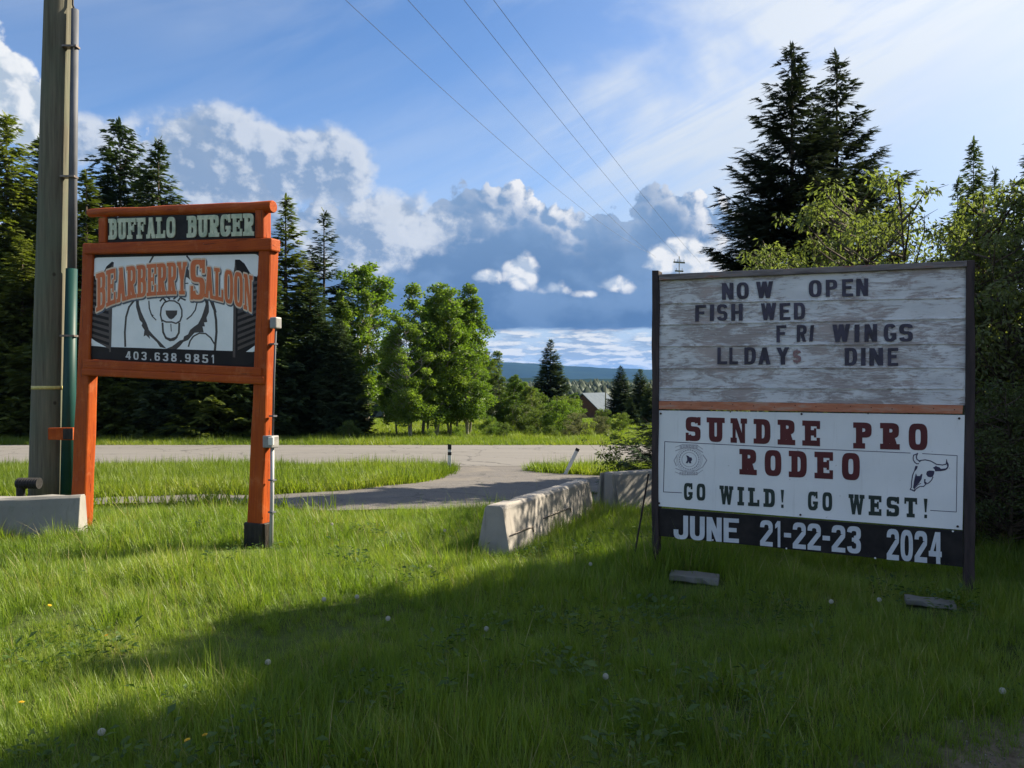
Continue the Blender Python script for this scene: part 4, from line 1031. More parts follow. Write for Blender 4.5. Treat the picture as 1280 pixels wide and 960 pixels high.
# ================================================================== far house, poles and wires
m, nt, p = newmat('pale_metal_roof'); M['roof'] = m
X.put(p.inputs['Base Color'], ramp(noise(objv((1, 1, 1)), 2., 4.), [(.3, (.06, .085, .115)), (.7, (.085, .115, .15))])); p.inputs['Roughness'].default_value = .75; p.inputs['Specular IOR Level'].default_value = .1
M['house_wall'] = mat_rough('dark_boards', (.05, .024, .016), (.09, .045, .03), (2, 2, 9), .8, bstr=.2)
M['glass'] = mat_rough('window_glass', (.02, .025, .03), (.04, .05, .06), (1, 1, 1), .15, bstr=0)
hs = empty('farm_house', (10.2, 110, gzf(10, 110)-.35), R(-34)); hs.scale = (.85, .85, 1.); tagp(hs, 'dark boarded gable house with a pale metal roof beyond the bushes', 'house')
W_, D_, hw, hr = 3.0, 8.0, 1.7, 3.9     # half width, length, eaves, ridge
MB().add([(-W_, 0, -1), (W_, 0, -1), (W_, 0, hw), (0, 0, hr), (-W_, 0, hw), (-W_, D_, -1), (W_, D_, -1), (W_, D_, hw), (0, D_, hr), (-W_, D_, hw)],
         [(0, 1, 2, 3, 4), (9, 8, 7, 6, 5), (0, 4, 9, 5), (1, 6, 7, 2)]).build('wall', M['house_wall'], hs)
for s_ in (-1, 1):
    n_ = 12
    for k_ in range(1):
        x0, z0, x1, z1 = s_*(W_+.4), hw-.25, 0, hr+.08
        MB().add([(x0, -.4, z0), (x0, D_+.4, z0), (x1, D_+.4, z1), (x1, -.4, z1), (x0, -.4, z0+.12), (x0, D_+.4, z0+.12), (x1, D_+.4, z1+.12), (x1, -.4, z1+.12)],
                 [(0, 1, 2, 3), (4, 7, 6, 5), (0, 3, 7, 4), (1, 5, 6, 2), (0, 4, 5, 1)]).build('roof', M['roof'], hs)
MB().box(-.9, -.1, -.06, -.002, .6, 1.5).build('window', M['glass'], hs)
def wood_pole(name, x, y, h, label, grp=None, arms=0, r=.13):
    o = empty(name, (x, y, gzf(x, y))); tagp(o, label, 'pole', grp)
    MB().tube([(0, 0, -.5), (0, 0, h)], [r, r*.7], 10).build('pole_shaft', M['pole'], o, smooth=True)
    for k_ in range(arms):
        a_ = MB().box(-1.05+k_*.3, 1.05-k_*.3, -.06, .06, h-.55-k_*.7, h-.43-k_*.7).build('crossarm', M['pole'], o); a_.rotation_euler = (0, 0, R(20))
        for q in ((-.9, -.3, .3, .9) if not k_ else (-.55, .55)):
            MB().tube([(q, 0, h-.43-k_*.7), (q, 0, h-.25-k_*.7)], .045, 8).build('insulator', M['box_grey'], a_)
    return o
q = seen(849, 322, 62); wood_pole('line_pole', q.x, 62, q.z-gzf(q.x, 62)+.1, 'distant power line pole with a crossarm rising above the marquee sign', arms=2, r=.09).scale = (.5, .5, 1)
q = seen(757, 483, 84); wood_pole('yard_pole', q.x, 84, q.z-gzf(q.x, 84), 'thin dark yard pole in front of the pale roofed house', r=.09)
m, nt, p = newmat('wire'); M['wire'] = m; p.inputs['Base Color'].default_value = (.05, .055, .065, 1); p.inputs['Roughness'].default_value = .6
ends = [((432, 0), (630, 180), (813, 317), 'leftmost'), ((510, 0), (665, 170), (820, 322), 'second from left'), ((580, 0), (708, 160), (850, 322), 'third from left'), ((617, 0), (738, 160), (876, 329), 'rightmost')]
for k_, (a_, mid, b_, nm) in enumerate(ends):
    P0 = seen(*a_, 17.5-k_*.3); P2 = seen(*b_, 62)
    # the middle point gives the sag: same vertical plane as the two ends
    d_ = (P2-P0); t_ = None
    r_ = Vector(((mid[0]-640)/960, 1, (480-mid[1])/960)); nrm = Vector((d_.y, -d_.x, 0)).normalized()
    tt_ = (P0-Vector((0, 0, EYE))).dot(nrm)/r_.dot(nrm); Pm = r_*tt_+Vector((0, 0, EYE)); u = (Pm-P0).dot(d_)/d_.dot(d_)
    u = min(max(u, .12), .9); zl = P0.z+(P2.z-P0.z)*u; sag = max(min((Pm.z-zl)/(u*(1-u)), 0.2), -3.)
    pts = []
    for i in range(41):
        u = -1.1+2.1*i/40; q = P0+d_*u; q.z += sag*u*(1-u); pts.append(q)
    o_ = P0; mb = MB().tube([p_-o_ for p_ in pts], [.0065 for _ in pts], 5); w_ = mb.build('overhead_wire', M['wire']); w_.location = o_
    tagp(w_, 'thin overhead power line against the sky, %s of the four' % nm, 'wire', 'power lines crossing the sky')

# ================================================================== vegetation (numpy builders; meshes shared between copies)
def frames(D, roll):
    """orthonormal frames (N,3,3) with x along D and a random roll"""
    D = D/np.linalg.norm(D, axis=1, keepdims=True)
    up = np.tile([0, 0, 1.], (len(D), 1)); up[np.abs(D[:, 2]) > .95] = [1, 0, 0]
    Yv = np.cross(up, D); Yv /= np.linalg.norm(Yv, axis=1, keepdims=True); Zv = np.cross(D, Yv)
    c, s = np.cos(roll)[:, None], np.sin(roll)[:, None]
    return np.stack([D, Yv*c+Zv*s, -Yv*s+Zv*c], 1)
def stamp(P, D, S, roll, TV, TF, tone=None):
    """copies of a template (verts TV, faces TF) at P, pointing along D, size S"""
    Fm = frames(D, roll); V = np.einsum('vk,nkj->nvj', TV, Fm)*S[:, None, None]+P[:, None, :]
    F = TF[None, :, :]+(np.arange(len(P))*len(TV))[:, None, None]
    t = np.repeat(tone, len(TV)) if tone is not None else None
    return V.reshape(-1, 3), F.reshape(-1, TF.shape[1]), t
def sprig_template(k, w, rs, spread=.55, flat=.25):
    """a spray of needles: thin triangles leaving a short twig"""
    V, F = [], []
    for i in range(k):
        t = i/k; side = 1 if i % 2 else -1
        a = spread*(1-.5*t) if i < k-1 else 0
        x0 = t*.75; ln = .42*(1-.45*t) if i < k-1 else .35
        dx, dy, dz = math.cos(a), side*math.sin(a), flat*rs.uniform(-1, 1)
        b = len(V); V += [(x0, -w*.5*dx, 0), (x0+.02, w*.5*dx, 0), (x0+ln*dx, ln*dy, ln*dz)]; F.append((b, b+1, b+2))
    b = len(V); V += [(0, -.035, 0), (0, .035, 0), (1, 0, 0)]; F.append((b, b+1, b+2))
    return np.array(V), np.array(F)
def spruce_mesh(name, seed, H, Rb, whorls, per, twigs, leaf, k=8, droop=.35, bare=.04, ragged=.2, power=.85, w=.07):
    rs = np.random.RandomState(seed); TV, TF = sprig_template(k, w, rs)
    P, D, S, T = [], [], [], []; tb = MB()
    for i in range(whorls):
        f = bare+(1-bare)*((i+.5)/whorls)**1.05; h = f*H
        r = Rb*(1-f)**power+.028*Rb
        if f < .10: r *= .78
        r *= 1+rs.uniform(-ragged, ragged)*.5
        nb = max(3, int(per*(1-.45*f)+rs.randint(0, 2)))
        for b in range(nb):
            az = rs.uniform(0, 2*math.pi); L = r*(1+rs.uniform(-ragged, ragged))
            hh = h+rs.uniform(-.5, .5)*H/whorls; a0 = (-.30+1.0*f**1.5)+rs.uniform(-.12, .12)
            n = max(3, int(twigs*(L/Rb)+2)); s = (np.arange(n)+rs.uniform(.2, .8, n))/n; s = s**.8
            x = L*s; z = hh+np.tan(a0)*x-droop*L*.35*np.sin(s*math.pi)+.16*L*s**2.2
            if L > Rb*.3:
                q = [(0, 0, hh)]+[(L*u*math.cos(az), L*u*math.sin(az), hh+math.tan(a0)*L*u-droop*L*.35*math.sin(u*math.pi)+.16*L*u**2.2) for u in (.35, .7, .97)]
                tb.tube(q, [.012*H/9+.006, .010*H/9, .006, .003], 4, False)
            ca, sa = math.cos(az), math.sin(az)
            for side in (-1, 1, 0):
                ln = (.42*L*(1-s)**.7+leaf*.7) if side else np.full(n, leaf)
                ang = az+side*(.85+rs.uniform(-.2, .2, n)); m = 2 if side else 1
                cnt = np.clip((ln/leaf/.62).astype(int), 1, 7) if side else np.ones(n, int)
                for j in range(int(cnt.max())):
                    kk = cnt > j; u = (j+.0)*leaf*.62
                    p = np.stack([x*ca+np.cos(ang)*u, x*sa+np.sin(ang)*u, z-u*.14*(1 if side else 0)+rs.uniform(-.03, .03, n)*leaf*3], 1)[kk]
                    d = np.stack([np.cos(ang+side*-.15), np.sin(ang+side*-.15), rs.uniform(-.35, .12, n)], 1)[kk]
                    P.append(p); D.append(d); S.append(leaf*(1-.15*f-.35*f**5)*rs.uniform(.8, 1.3, kk.sum())); T.append(np.clip(rs.uniform(.0, .5, kk.sum())+.45*(j+1 >= cnt[kk])*rs.uniform(.3, 1, kk.sum())+.1*s[kk], 0, 1))
    # leader
    n = 10; P.append(np.stack([np.zeros(n), np.zeros(n), np.linspace(H*.94, H*1.0, n)], 1)); a = rs.uniform(0, 6.28, n)
    D.append(np.stack([np.cos(a)*.5, np.sin(a)*.5, np.ones(n)], 1)); S.append(np.full(n, leaf*.8)); T.append(np.full(n, .5))
    P, D, S, T = map(np.concatenate, (P, D, S, T))
    V, F, t = stamp(P, D, S, rs.uniform(-.6, .6, len(P)), TV, TF, T)
    tr = [(0, 0, -.4), (0, 0, H*.3), (0, 0, H*.7), (0, 0, H*1.01)]
    tb.tube(tr, [.017*H, .011*H, .0045*H, .0008*H], 8, False)
    return V, F, t, tb
def leaf_template(fold=.3, asp=.62):
    V = np.array([(0, 0, 0), (.5, -asp/2, fold*.3), (1, 0, 0), (.5, asp/2, fold*.3)]); return V, np.array([(0, 1, 2, 3)])
def broad_mesh(name, seed, H, crown, clumps, leaves, leaf, clump_r, trunks=1, spread=.25, bare=.18, hang=.2, asp=.62, r0=.016, limb_from=.15):
    """crown: function(t 0..1 height) -> relative half width; clumps of leaves at the ends of curved limbs"""
    rs = np.random.RandomState(seed); tb = MB(); P, D, S, T = [], [], [], []
    W = crown[1]; cf = crown[0]
    tr = []
    for k in range(trunks):
        a = rs.uniform(0, 6.28); o = spread*W*(.5 if trunks > 1 else 0)
        bx, by = math.cos(a+k*2.4)*o*.3, math.sin(a+k*2.4)*o*.3; tx, ty = math.cos(a+k*2.4)*o*1.5, math.sin(a+k*2.4)*o*1.5
        hh = H*(1 if k == 0 else rs.uniform(.75, .97)); pts = []
        for i in range(9):
            t = i/8; pts.append((bx+(tx-bx)*t+.025*H*math.sin(t*4+k)*t, by+(ty-by)*t+.02*H*math.cos(t*3+k)*t, -.3+(hh*.96+.3)*t))
        tb.tube(pts, [H*r0*(1-.88*(i/8)) / math.sqrt(trunks) for i in range(9)], 8, False); tr.append(pts)
    for c in range(clumps):
        k = c % trunks; pts = tr[k]; f = bare+(1-bare)*((c+rs.uniform(0, 1))/clumps)
        rad = W*cf((f-bare)/(1-bare))*math.sqrt(rs.uniform(.12, 1)); az = rs.uniform(0, 6.28)
        tp = np.array(pts); zc = f*H
        cx, cy = np.interp(zc, tp[:, 2], tp[:, 0]), np.interp(zc, tp[:, 2], tp[:, 1])
        C = np.array([cx+rad*math.cos(az), cy+rad*math.sin(az), zc+rs.uniform(-.02, .02)*H])
        z0 = max(limb_from*H, zc-rad*rs.uniform(.5, 1.1)); bx, by = np.interp(z0, tp[:, 2], tp[:, 0]), np.interp(z0, tp[:, 2], tp[:, 1])
        mid = (bx+(C[0]-bx)*.55, by+(C[1]-by)*.55, z0+(C[2]-z0)*.42)
        tb.tube([(bx, by, z0), mid, tuple(C)], [H*r0*.30, H*r0*.17, .004], 4, False)
        cr = clump_r*rs.uniform(.55, 1.4)*(1.1-.45*f); n = int(leaves/clumps*rs.uniform(.5, 1.5)*(cr/clump_r)**1.5)
        q = rs.normal(0, 1, (n, 3)); q /= np.linalg.norm(q, axis=1, keepdims=True); q *= (rs.uniform(0, 1, (n, 1))**.45)
        q *= np.array([cr, cr, cr*.72]); p = C+q
        d = q+rs.normal(0, .5*cr, (n, 3)); d[:, 2] -= hang*cr*2
        P.append(p); D.append(d); S.append(leaf*rs.uniform(.65, 1.25, n)); T.append(np.clip(rs.uniform(0, .55)+rs.uniform(0, .4, n), 0, 1))
        # twigs inside the clump
        for _ in range(3):
            e = C+rs.normal(0, .6, 3)*cr; tb.tube([tuple(C-(C-np.array(mid))*.12), tuple(e)], [.006+H*r0*.03, .002], 3, False)
    P, D, S, T = map(np.concatenate, (P, D, S, T)); TV, TF = leaf_template(.5, asp)
    V, F, t = stamp(P, D, S, rs.uniform(0, 6.28, len(P)), TV, TF, T)
    return V, F, t, tb
def make_tree(name, label, cat, group, data, leafm, barkm, loc, H0=None, scale=1., rz=0., sx=1.):
    V, F, t, tb = data
    root = empty(name, loc, rz); tagp(root, label, cat, group); root.scale = (scale*sx, scale*sx, scale)
    mesh_obj('crown', V, F, leafm, root, tone=t)
    tk = mesh_obj('trunk', tb.v, tb.f, barkm, root)
    return root
def copy_tree(src, label, loc, scale, rz, sx=1., leafm=None):
    r = src.copy(); COL.objects.link(r); r.location = loc; r.rotation_euler = (0, 0, rz); r.scale = (scale*sx, scale*sx, scale); r['label'] = label
    for ch in [c for c in src.children]:
        c = ch.copy(); COL.objects.link(c); c.parent = r
        if leafm and c.name.startswith('crown'):
            key = (ch.data.name, leafm.name)
            if key not in _mc:
                me = ch.data.copy(); me.materials[0] = leafm; _mc[key] = me
            c.data = _mc[key]
    return r
_mc = {}
rg = random.Random(21)

# ---- the spruces beyond the road
SP = {}
def sp_data(kind):
    return {
     'a': lambda: spruce_mesh('a', 1, 14., 3.0, 54, 10, 12, .54, 8, .40, .03, .22, .80, .26),
     'b': lambda: spruce_mesh('b', 2, 14., 2.3, 48, 9, 11, .46, 8, .30, .03, .30, .9, .24),
     'c': lambda: spruce_mesh('c', 3, 14., 3.5, 48, 10, 13, .60, 8, .55, .02, .25, .7, .26),
     'd': lambda: spruce_mesh('d', 5, 14., 2.9, 34, 8, 12, .50, 8, .15, .05, .18, .9, .24)}[kind]()
spr = {}
SPG = None
def spruce(kind, px, py, Y, label, mat='spruce', wx=1., name='spruce_tree', group='spruces in the woods beyond the road'):
    p = seen(px, py, Y); z0 = gzf(p.x, Y); H = (p.z-z0)/14.
    if kind not in spr:
        o = make_tree(name, label, 'tree', group, sp_data(kind), M[mat], M['bark'], (p.x, Y, z0), scale=H, rz=rg.uniform(0, 6.28), sx=wx); spr[kind] = (o, mat)
    else:
        o = copy_tree(spr[kind][0], label, (p.x, Y, z0), H, rg.uniform(0, 6.28), wx, M[mat] if mat != spr[kind][1] else None); o['group'] = group; o.name = name
    return o
spruce('c', 8, 148, 41, 'tall dark spruce at the far left edge behind the wooden pole', 'spruce_warm', .95)
spruce('a', 52, 175, 43, 'spruce whose top shows just left of the wooden pole', 'spruce')
spruce('a', -62, 120, 42, 'tall spruce cut off by the left edge of the photo', 'spruce_warm')
spruce('c', 150, 158, 44, 'broad dark spruce with its crown standing left above the orange sign', 'spruce_dark', .98)
spruce('a', 198, 178, 43, 'second dark spruce above the orange sign, right of the broad one', 'spruce_dark', .95)
spruce('b', 108, 215, 38, 'slender lighter green spruce between the wooden pole and the orange sign', 'spruce_warm', 1.25)
spruce('b', 250, 275, 45, 'spruce hidden behind the header board of the orange sign', 'spruce_dark', 1.2)
spruce('b', 300, 285, 47, 'spruce behind the right end of the orange sign', 'spruce', 1.2)
spruce('b', 357, 248, 42, 'yellow green spruce just right of the orange sign', 'spruce_warm', 1.35)
spruce('d', 405, 265, 44, 'dark layered spruce with open boughs against the clouds, right of the orange sign', 'spruce_dark', 1.15)
spruce('c', 388, 345, 39.5, 'dense dark spruce in front of the layered one, reaching to the verge', 'spruce_dark', 1.15)
for i, (px, py, Y, k, wx, mt, lb) in enumerate([(-20, 330, 38, 'c', 1.2, 'spruce', 'low front spruce at the left edge beside the road'), (28, 300, 38.5, 'c', 1.1, 'spruce_warm', 'front spruce with warm lit boughs left of the wooden pole'),
    (85, 330, 39, 'c', 1.1, 'spruce', 'front spruce behind the foot of the wooden pole'), (140, 330, 37.6, 'c', 1.15, 'spruce_warm', 'front spruce with sunlit lower boughs seen through the left half of the orange sign legs'),
    (185, 340, 38.4, 'c', 1.2, 'spruce', 'front spruce seen between the legs of the orange sign, left of centre'), (232, 322, 38, 'c', 1.15, 'spruce_dark', 'front spruce seen between the legs of the orange sign, at the centre'),
    (280, 330, 37.8, 'c', 1.2, 'spruce_warm', 'front spruce seen between the legs of the orange sign, right of centre'), (330, 320, 38.6, 'c', 1.05, 'spruce', 'front spruce directly behind the right orange post'),
    (425, 400, 38.6, 'a', 1.2, 'spruce_dark', 'smaller dark spruce at the right end of the front row')]):
    spruce(k, px, py, Y, lb, mt, wx)
for i, (px, py, Y) in enumerate([(-130, 140, 44), (-200, 170, 43), (-300, 150, 45), (-420, 170, 44), (120, 270, 50), (60, 260, 50), (200, 270, 52), (330, 300, 52)]):
    spruce('ab'[i % 2], px, py, Y, ['tall spruce just beyond the left edge of the photo', 'second spruce beyond the left edge of the photo', 'third spruce beyond the left edge of the photo', 'farthest spruce beyond the left edge of the photo'][i] if i < 4 else ['', '', '', '', 'dark spruce in the back row, above the left half of the orange sign legs', 'dark spruce in the back row, right of the wooden pole', 'dark spruce in the back row, behind the middle of the orange sign', 'dark spruce in the back row, right of the orange sign'][i], 'spruce', 1.2)

spruce('a', 688, 425, 62, 'lone dark conical spruce in the middle distance left of the house', 'spruce_dark', 1.3, group='spruces in the middle distance')
for (px, py, Y, k, wx, lb) in [(776, 458, 70, 'a', 1.5, 'round topped dark conifer right of the pale roofed house'), (800, 462, 66, 'c', 1.2, 'dark conifer just left of the marquee sign, behind the low ones'), (826, 455, 64, 'a', 1.3, 'dark conifer half hidden by the left post of the marquee sign'),
                               (790, 503, 50, 'c', 1.5, 'low spreading conifer left of the marquee sign post'), (812, 480, 52, 'c', 1.1, 'dark conifer against the left post of the marquee sign')]:
    spruce(k, px, py, Y, lb, 'spruce_dark', wx, group='spruces in the middle distance')

# ---- twin spruces close behind the marquee sign
pt = seen(990, 62, 18.5); H1 = pt.z-gzf(pt.x, 18.5)
tw = make_tree('twin_spruce', 'tallest dark spruce rising behind the marquee sign, left one of the pair', 'tree', 'pair of spruces behind the marquee sign',
               spruce_mesh('tw', 11, H1, 3.3, 50, 9, 30, .36, 13, .30, .06, .26, .95, .13), M['spruce_backlit'], M['bark'], (pt.x, 18.5, gzf(pt.x, 18.5)), rz=.4)
pt = seen(1046, 73, 20); H2 = pt.z-gzf(pt.x, 20)
tw2 = make_tree('twin_spruce', 'dark spruce just right of the tallest one, with a thin spire top', 'tree', 'pair of spruces behind the marquee sign',
               spruce_mesh('tw2', 12, H2, 2.9, 44, 8, 30, .36, 13, .12, .08, .28, .95, .13), M['spruce_backlit'], M['bark'], (pt.x, 20, gzf(pt.x, 20)), rz=2.1)
sm = spruce_mesh('sm', 15, 1.3, 1.15, 12, 9, 14, .17, 9, .3, .06, .3, .6, .12)
x_ = seen(838, 590, 14.2).x
make_tree('young_spruce', 'low young spruce with spreading boughs behind the left post of the marquee sign', 'tree', None, sm, M['spruce_dark'], M['bark'], (x_, 14.2, gzf(x_, 14)), rz=.4, sx=1.15)
for (px, py, Y, k, wx, lb) in [(1217, 178, 30, 'a', .62, 'slim spruce top rising above the leafy trees at the right'), (1197, 226, 34, 'b', .75, 'tiny spruce top left of the slim one at the right'), (1243, 214, 34, 'b', .75, 'small spruce top right of the slim one at the right'),
                               (1286, 190, 26, 'd', .9, 'broad dark spruce at the right edge of the photo'), (1440, 120, 24, 'a', 1., 'dark spruce beyond the right edge of the photo')]:
    spruce(k, px, py, Y, lb, 'spruce', wx, group='spruces at the right edge')

# ---- poplars across the road
cone = (lambda t: (.55+.45*math.sin(min(1, t*1.6)*math.pi*.5))*(1-t)**.55*1.15, 1.)
def crownf(fn, w): return (fn, w)
asp1 = broad_mesh('asp1', 37, 8., (lambda t: 1.1*(1-t)**.55*(.7+.75*t if t < .4 else 1.), 1.15), 150, 24000, .125, .38, 3, 1.0, .14, .1, .75, .013)
asp2 = broad_mesh('asp2', 32, 8., (lambda t: 1.05*math.sin(math.pi*(t*.78+.16))**.8*(1-t*.25), 1.6), 120, 23000, .125, .40, 2, .6, .16, .1, .75, .014)
A1 = A2 = None
def aspen(k, px, py, Y, label, wx=1., mat='leaf', name='poplar_tree', group='leafy trees across the road'):
    global A1, A2
    p = seen(px, py, Y); z0 = gzf(p.x, Y); s = (p.z-z0)/8.; src = A1 if k == 1 else A2
    if src is None:
        o = make_tree(name, label, 'tree', group, asp1 if k == 1 else asp2, M[mat], M['pale_bark'], (p.x, Y, z0), scale=s, rz=rg.uniform(0, 6), sx=wx)
        if k == 1: A1 = o
        else: A2 = o
        return o
    o = copy_tree(src, label, (p.x, Y, z0), s, rg.uniform(0, 6), wx, M[mat] if mat != 'leaf' else None); o['group'] = group; return o
aspen(1, 541, 360, 39, 'tall bright poplar in the middle of the cluster across the road', 1.15)
aspen(1, 566, 357, 41, 'tallest bright poplar, right of the middle of the cluster', 1.1)
aspen(2, 524, 376, 40.5, 'poplar filling the cluster left of its middle', 1.25)
aspen(1, 584, 374, 42.5, 'poplar filling the cluster right of its middle', 1.2)
aspen(2, 515, 400, 38, 'bright poplar on the left of the cluster across the road', 1.1)
aspen(2, 588, 405, 40, 'bushy poplar on the right flank of the cluster', 1.2)
aspen(2, 498, 425, 41, 'low bushy poplar at the left edge of the cluster', .9)
aspen(2, 462, 330, 45, 'pale green poplar leaning out beside the layered spruce', 1.25)
aspen(1, 440, 365, 44, 'poplar crown pressed between the layered spruce and the pale green one', .8)
aspen(2, 478, 448, 62, 'poplar behind the sunny field left of the cluster', 1.1)
aspen(2, 450, 460, 64, 'dark poplar at the back of the sunny field', 1.2)
for i, (px, py, Y, lb) in enumerate([(612, 440, 60, 'poplar behind the right flank of the cluster'), (636, 470, 62, 'low poplar right of the cluster, before the far hills'), (655, 478, 66, 'small far poplar left of the lone spruce'),
    (590, 450, 64, 'poplar seen through the right of the cluster'), (670, 486, 60, 'small poplar touching the lone spruce at its left'), (715, 492, 64, 'bright bush like poplar right of the lone spruce'),  (520, 450, 70, 'poplar seen far through the left of the cluster'), (550, 455, 72, 'poplar seen far through the middle of the cluster')]):
    aspen(2 if i % 2 else 1, px, py, Y, lb, 1.45, 'leaf' if i % 3 else 'leaf_bush')

for px, py, Y, wx, mt, lb in [(622, 468, 50, 1.3, 'leaf_bush', 'leafy tree at the back of the thicket, just right of the poplar cluster'), (641, 476, 48, 1.3, 'leaf', 'bright leafy tree in the thicket, between the cluster and the lone spruce'), (660, 484, 46, 1.3, 'leaf_bush', 'leafy tree in the thicket touching the lone spruce')]:
    aspen(2, px, py, Y, lb, wx, mt)
# ---- bushes beyond the road
bush = broad_mesh('bush', 41, 3., (lambda t: 1.1*math.sin(math.pi*(t*.72+.22)), 1.5), 60, 9000, .13, .42, 3, .5, .08, .0, .6, .02, .02)
BU = None
def bushes(lst, group):
    global BU
    for px, py, Y, wx, mat, lb in lst:
        p = seen(px, py, Y); z0 = gzf(p.x, Y); s = (p.z-z0)/3.1
        if BU is None: BU = make_tree('leafy_bush', lb, 'bush', group, bush, M['leaf_bush'], M['bark'], (p.x, Y, z0), scale=s, rz=rg.uniform(0, 6), sx=wx); o = BU
        else: o = copy_tree(BU, lb, (p.x, Y, z0), s, rg.uniform(0, 6), wx, M[mat] if mat != 'leaf_bush' else None); o['group'] = group
bushes([(756, 511, 46, .9, 'leaf_grey', 'greyish bush before the house roof'), (702, 495, 48, .9, 'leaf_bush', 'tall bush at the back of the thicket just right of the lone spruce'), (674, 490, 49, .9, 'leaf_bush', 'tall bush at the back of the thicket just left of the lone spruce'), (714, 499, 48.5, .8, 'leaf', 'bright tall bush between the lone spruce and the house'), (774, 516, 44, 1.1, 'leaf_bush', 'bush between the house and the dark conifers'),
    (628, 528, 37, .9, 'leaf_bush', 'small round bush at the verge right of the poplar cluster'), (650, 505, 44, 1.1, 'leaf_bush', 'mid green bush in the thicket left of the lone spruce'), (672, 512, 43, 1.0, 'leaf_bush', 'bush in the thicket under the lone spruce'),
    (640, 490, 50, 1.1, 'leaf', 'taller bush at the back of the thicket, left end'), (694, 500, 42, .95, 'leaf', 'bright bush in the thicket just right of the lone spruce'), (708, 508, 43, .9, 'leaf', 'bright upright bush in the thicket before the house'), (722, 516, 40, 1.0, 'leaf_grey', 'greyish willow bush in the thicket before the house'),
    (752, 520, 40, .95, 'leaf_grey', 'greyish rounded bush at the right end of the thicket'), (662, 532, 38, 1.1, 'leaf_bush', 'low bush at the front of the thicket, left'), (690, 532, 38, 1.1, 'leaf_bush', 'low bush at the front of the thicket, centre'), (712, 531, 37.5, 1.1, 'leaf_grey', 'low bush at the front of the thicket, right'),
    (778, 528, 46, 1.3, 'leaf_bush', 'low dark bush left of the marquee sign, beyond the road'), (438, 525, 36.5, 1.0, 'leaf_bush', 'small bush at the right foot of the dense dark spruce'),
    (540, 535, 37.2, .8, 'leaf', 'low sucker growth under the poplar cluster'), (573, 533, 37.4, .8, 'leaf', 'low sucker growth at the right foot of the poplar cluster'), (612, 520, 39.5, .9, 'leaf', 'bush under the right flank of the poplar cluster')], 'bushes beyond the road')
# sapling on the right grass island
x_ = seen(768, 580, 19.3).x
make_tree('sapling', 'thin young sapling with sparse leaves on the grass island right of the driveway', 'tree', None, broad_mesh('sap', 44, 1.25, (lambda t: 1.1*math.sin(math.pi*(t*.8+.1)), .55), 30, 900, .085, .15, 3, .8, .22, .2, .5, .012), M['leaf_bush'], M['bark'], (x_, 19.3, gzf(x_, 19.3)))

# ---- leafy trees close behind the marquee sign on the right
big = broad_mesh('big', 51, 4.6, (lambda t: 1.05*math.sin(math.pi*(t*.74+.16)), 1.45), 150, 15000, .085, .30, 3, .5, .05, .35, .38, .016, .03)
p = seen(1128, 212, 10.4)
LB = make_tree('leafy_tree', 'tall leafy tree with drooping twigs right behind the top of the marquee sign', 'tree', 'leafy trees behind the marquee sign', big, M['leaf_right'], M['bark'], (p.x, 10.4, gzf(p.x, 10.4)), scale=(p.z-gzf(p.x, 10.4))/4.75)
def lt(px, py, Y, label, wx=1., grp='leafy trees behind the marquee sign', x=None, h=None):
    q = seen(px, py, Y); x = q.x if x is None else x; h = (q.z-gzf(q.x, Y)) if h is None else h
    o = copy_tree(LB, label, (x, Y, gzf(x, Y)), h/4.75, rg.uniform(0, 6.28), wx); o['group'] = grp; return o
lt(1060, 235, 11.6, 'leafy tree at the foot of the pair of spruces behind the marquee sign', .85)
lt(1190, 240, 11.5, 'leafy tree behind the right end of the marquee sign', 1.0)
lt(1245, 285, 9.6, 'leafy tree right of the marquee sign, its lower boughs reaching the grass', .95)
lt(1300, 262, 9.0, 'leafy tree cut off by the right edge of the photo', 1.1)
lt(1000, 300, 12.6, 'lower leafy tree hidden behind the letter board of the marquee sign', 1.1)
lt(1265, 470, 8.0, 'low leafy bush at the right edge beside the marquee sign post', 1.5)
lt(1228, 500, 8.8, 'low leafy bush close behind the right post of the marquee sign', 1.4)
for i, (x, y, h) in enumerate([(7.4, 6.2, 3.9), (9.0, 8.0, 4.8), (9.5, 5.0, 4.2), (8.2, 2.2, 3.4)]):
    lt(0, 0, y, 'leafy tree beyond the right edge of the photo, %s' % ['level with the marquee sign', 'a little behind the marquee sign', 'tall one beside the near grass', 'farthest back', 'nearest the camera', 'low one in front of the marquee sign', 'lowest of all', 'low one nearest the camera'][i], 1.15, 'leafy trees beyond the right edge', x=x, h=h)

# tall spruces just outside the right edge: they shade the near grass and the marquee sign
for i, (x, y, h, lb) in enumerate([(8.9, 10.2, 9.0, 'tall spruce outside the right edge, level with the leafy trees'), (9.6, 7.6, 10., 'tall spruce outside the right edge, second from the back'), (9.4, 5.2, 9., 'tall spruce outside the right edge, nearest the camera but one'), (11.5, 9.8, 11.5, 'tallest spruce outside the right edge'), (8.0, 3.4, 7., 'spruce outside the right edge beside the camera')]):
    o = copy_tree(spr['c'][0], lb, (x, y, gzf(x, y)), h/14, rg.uniform(0, 6), .9 if i == 0 else 1.2, M['spruce']); o['group'] = 'spruces outside the right edge'; o.name = 'spruce_tree'
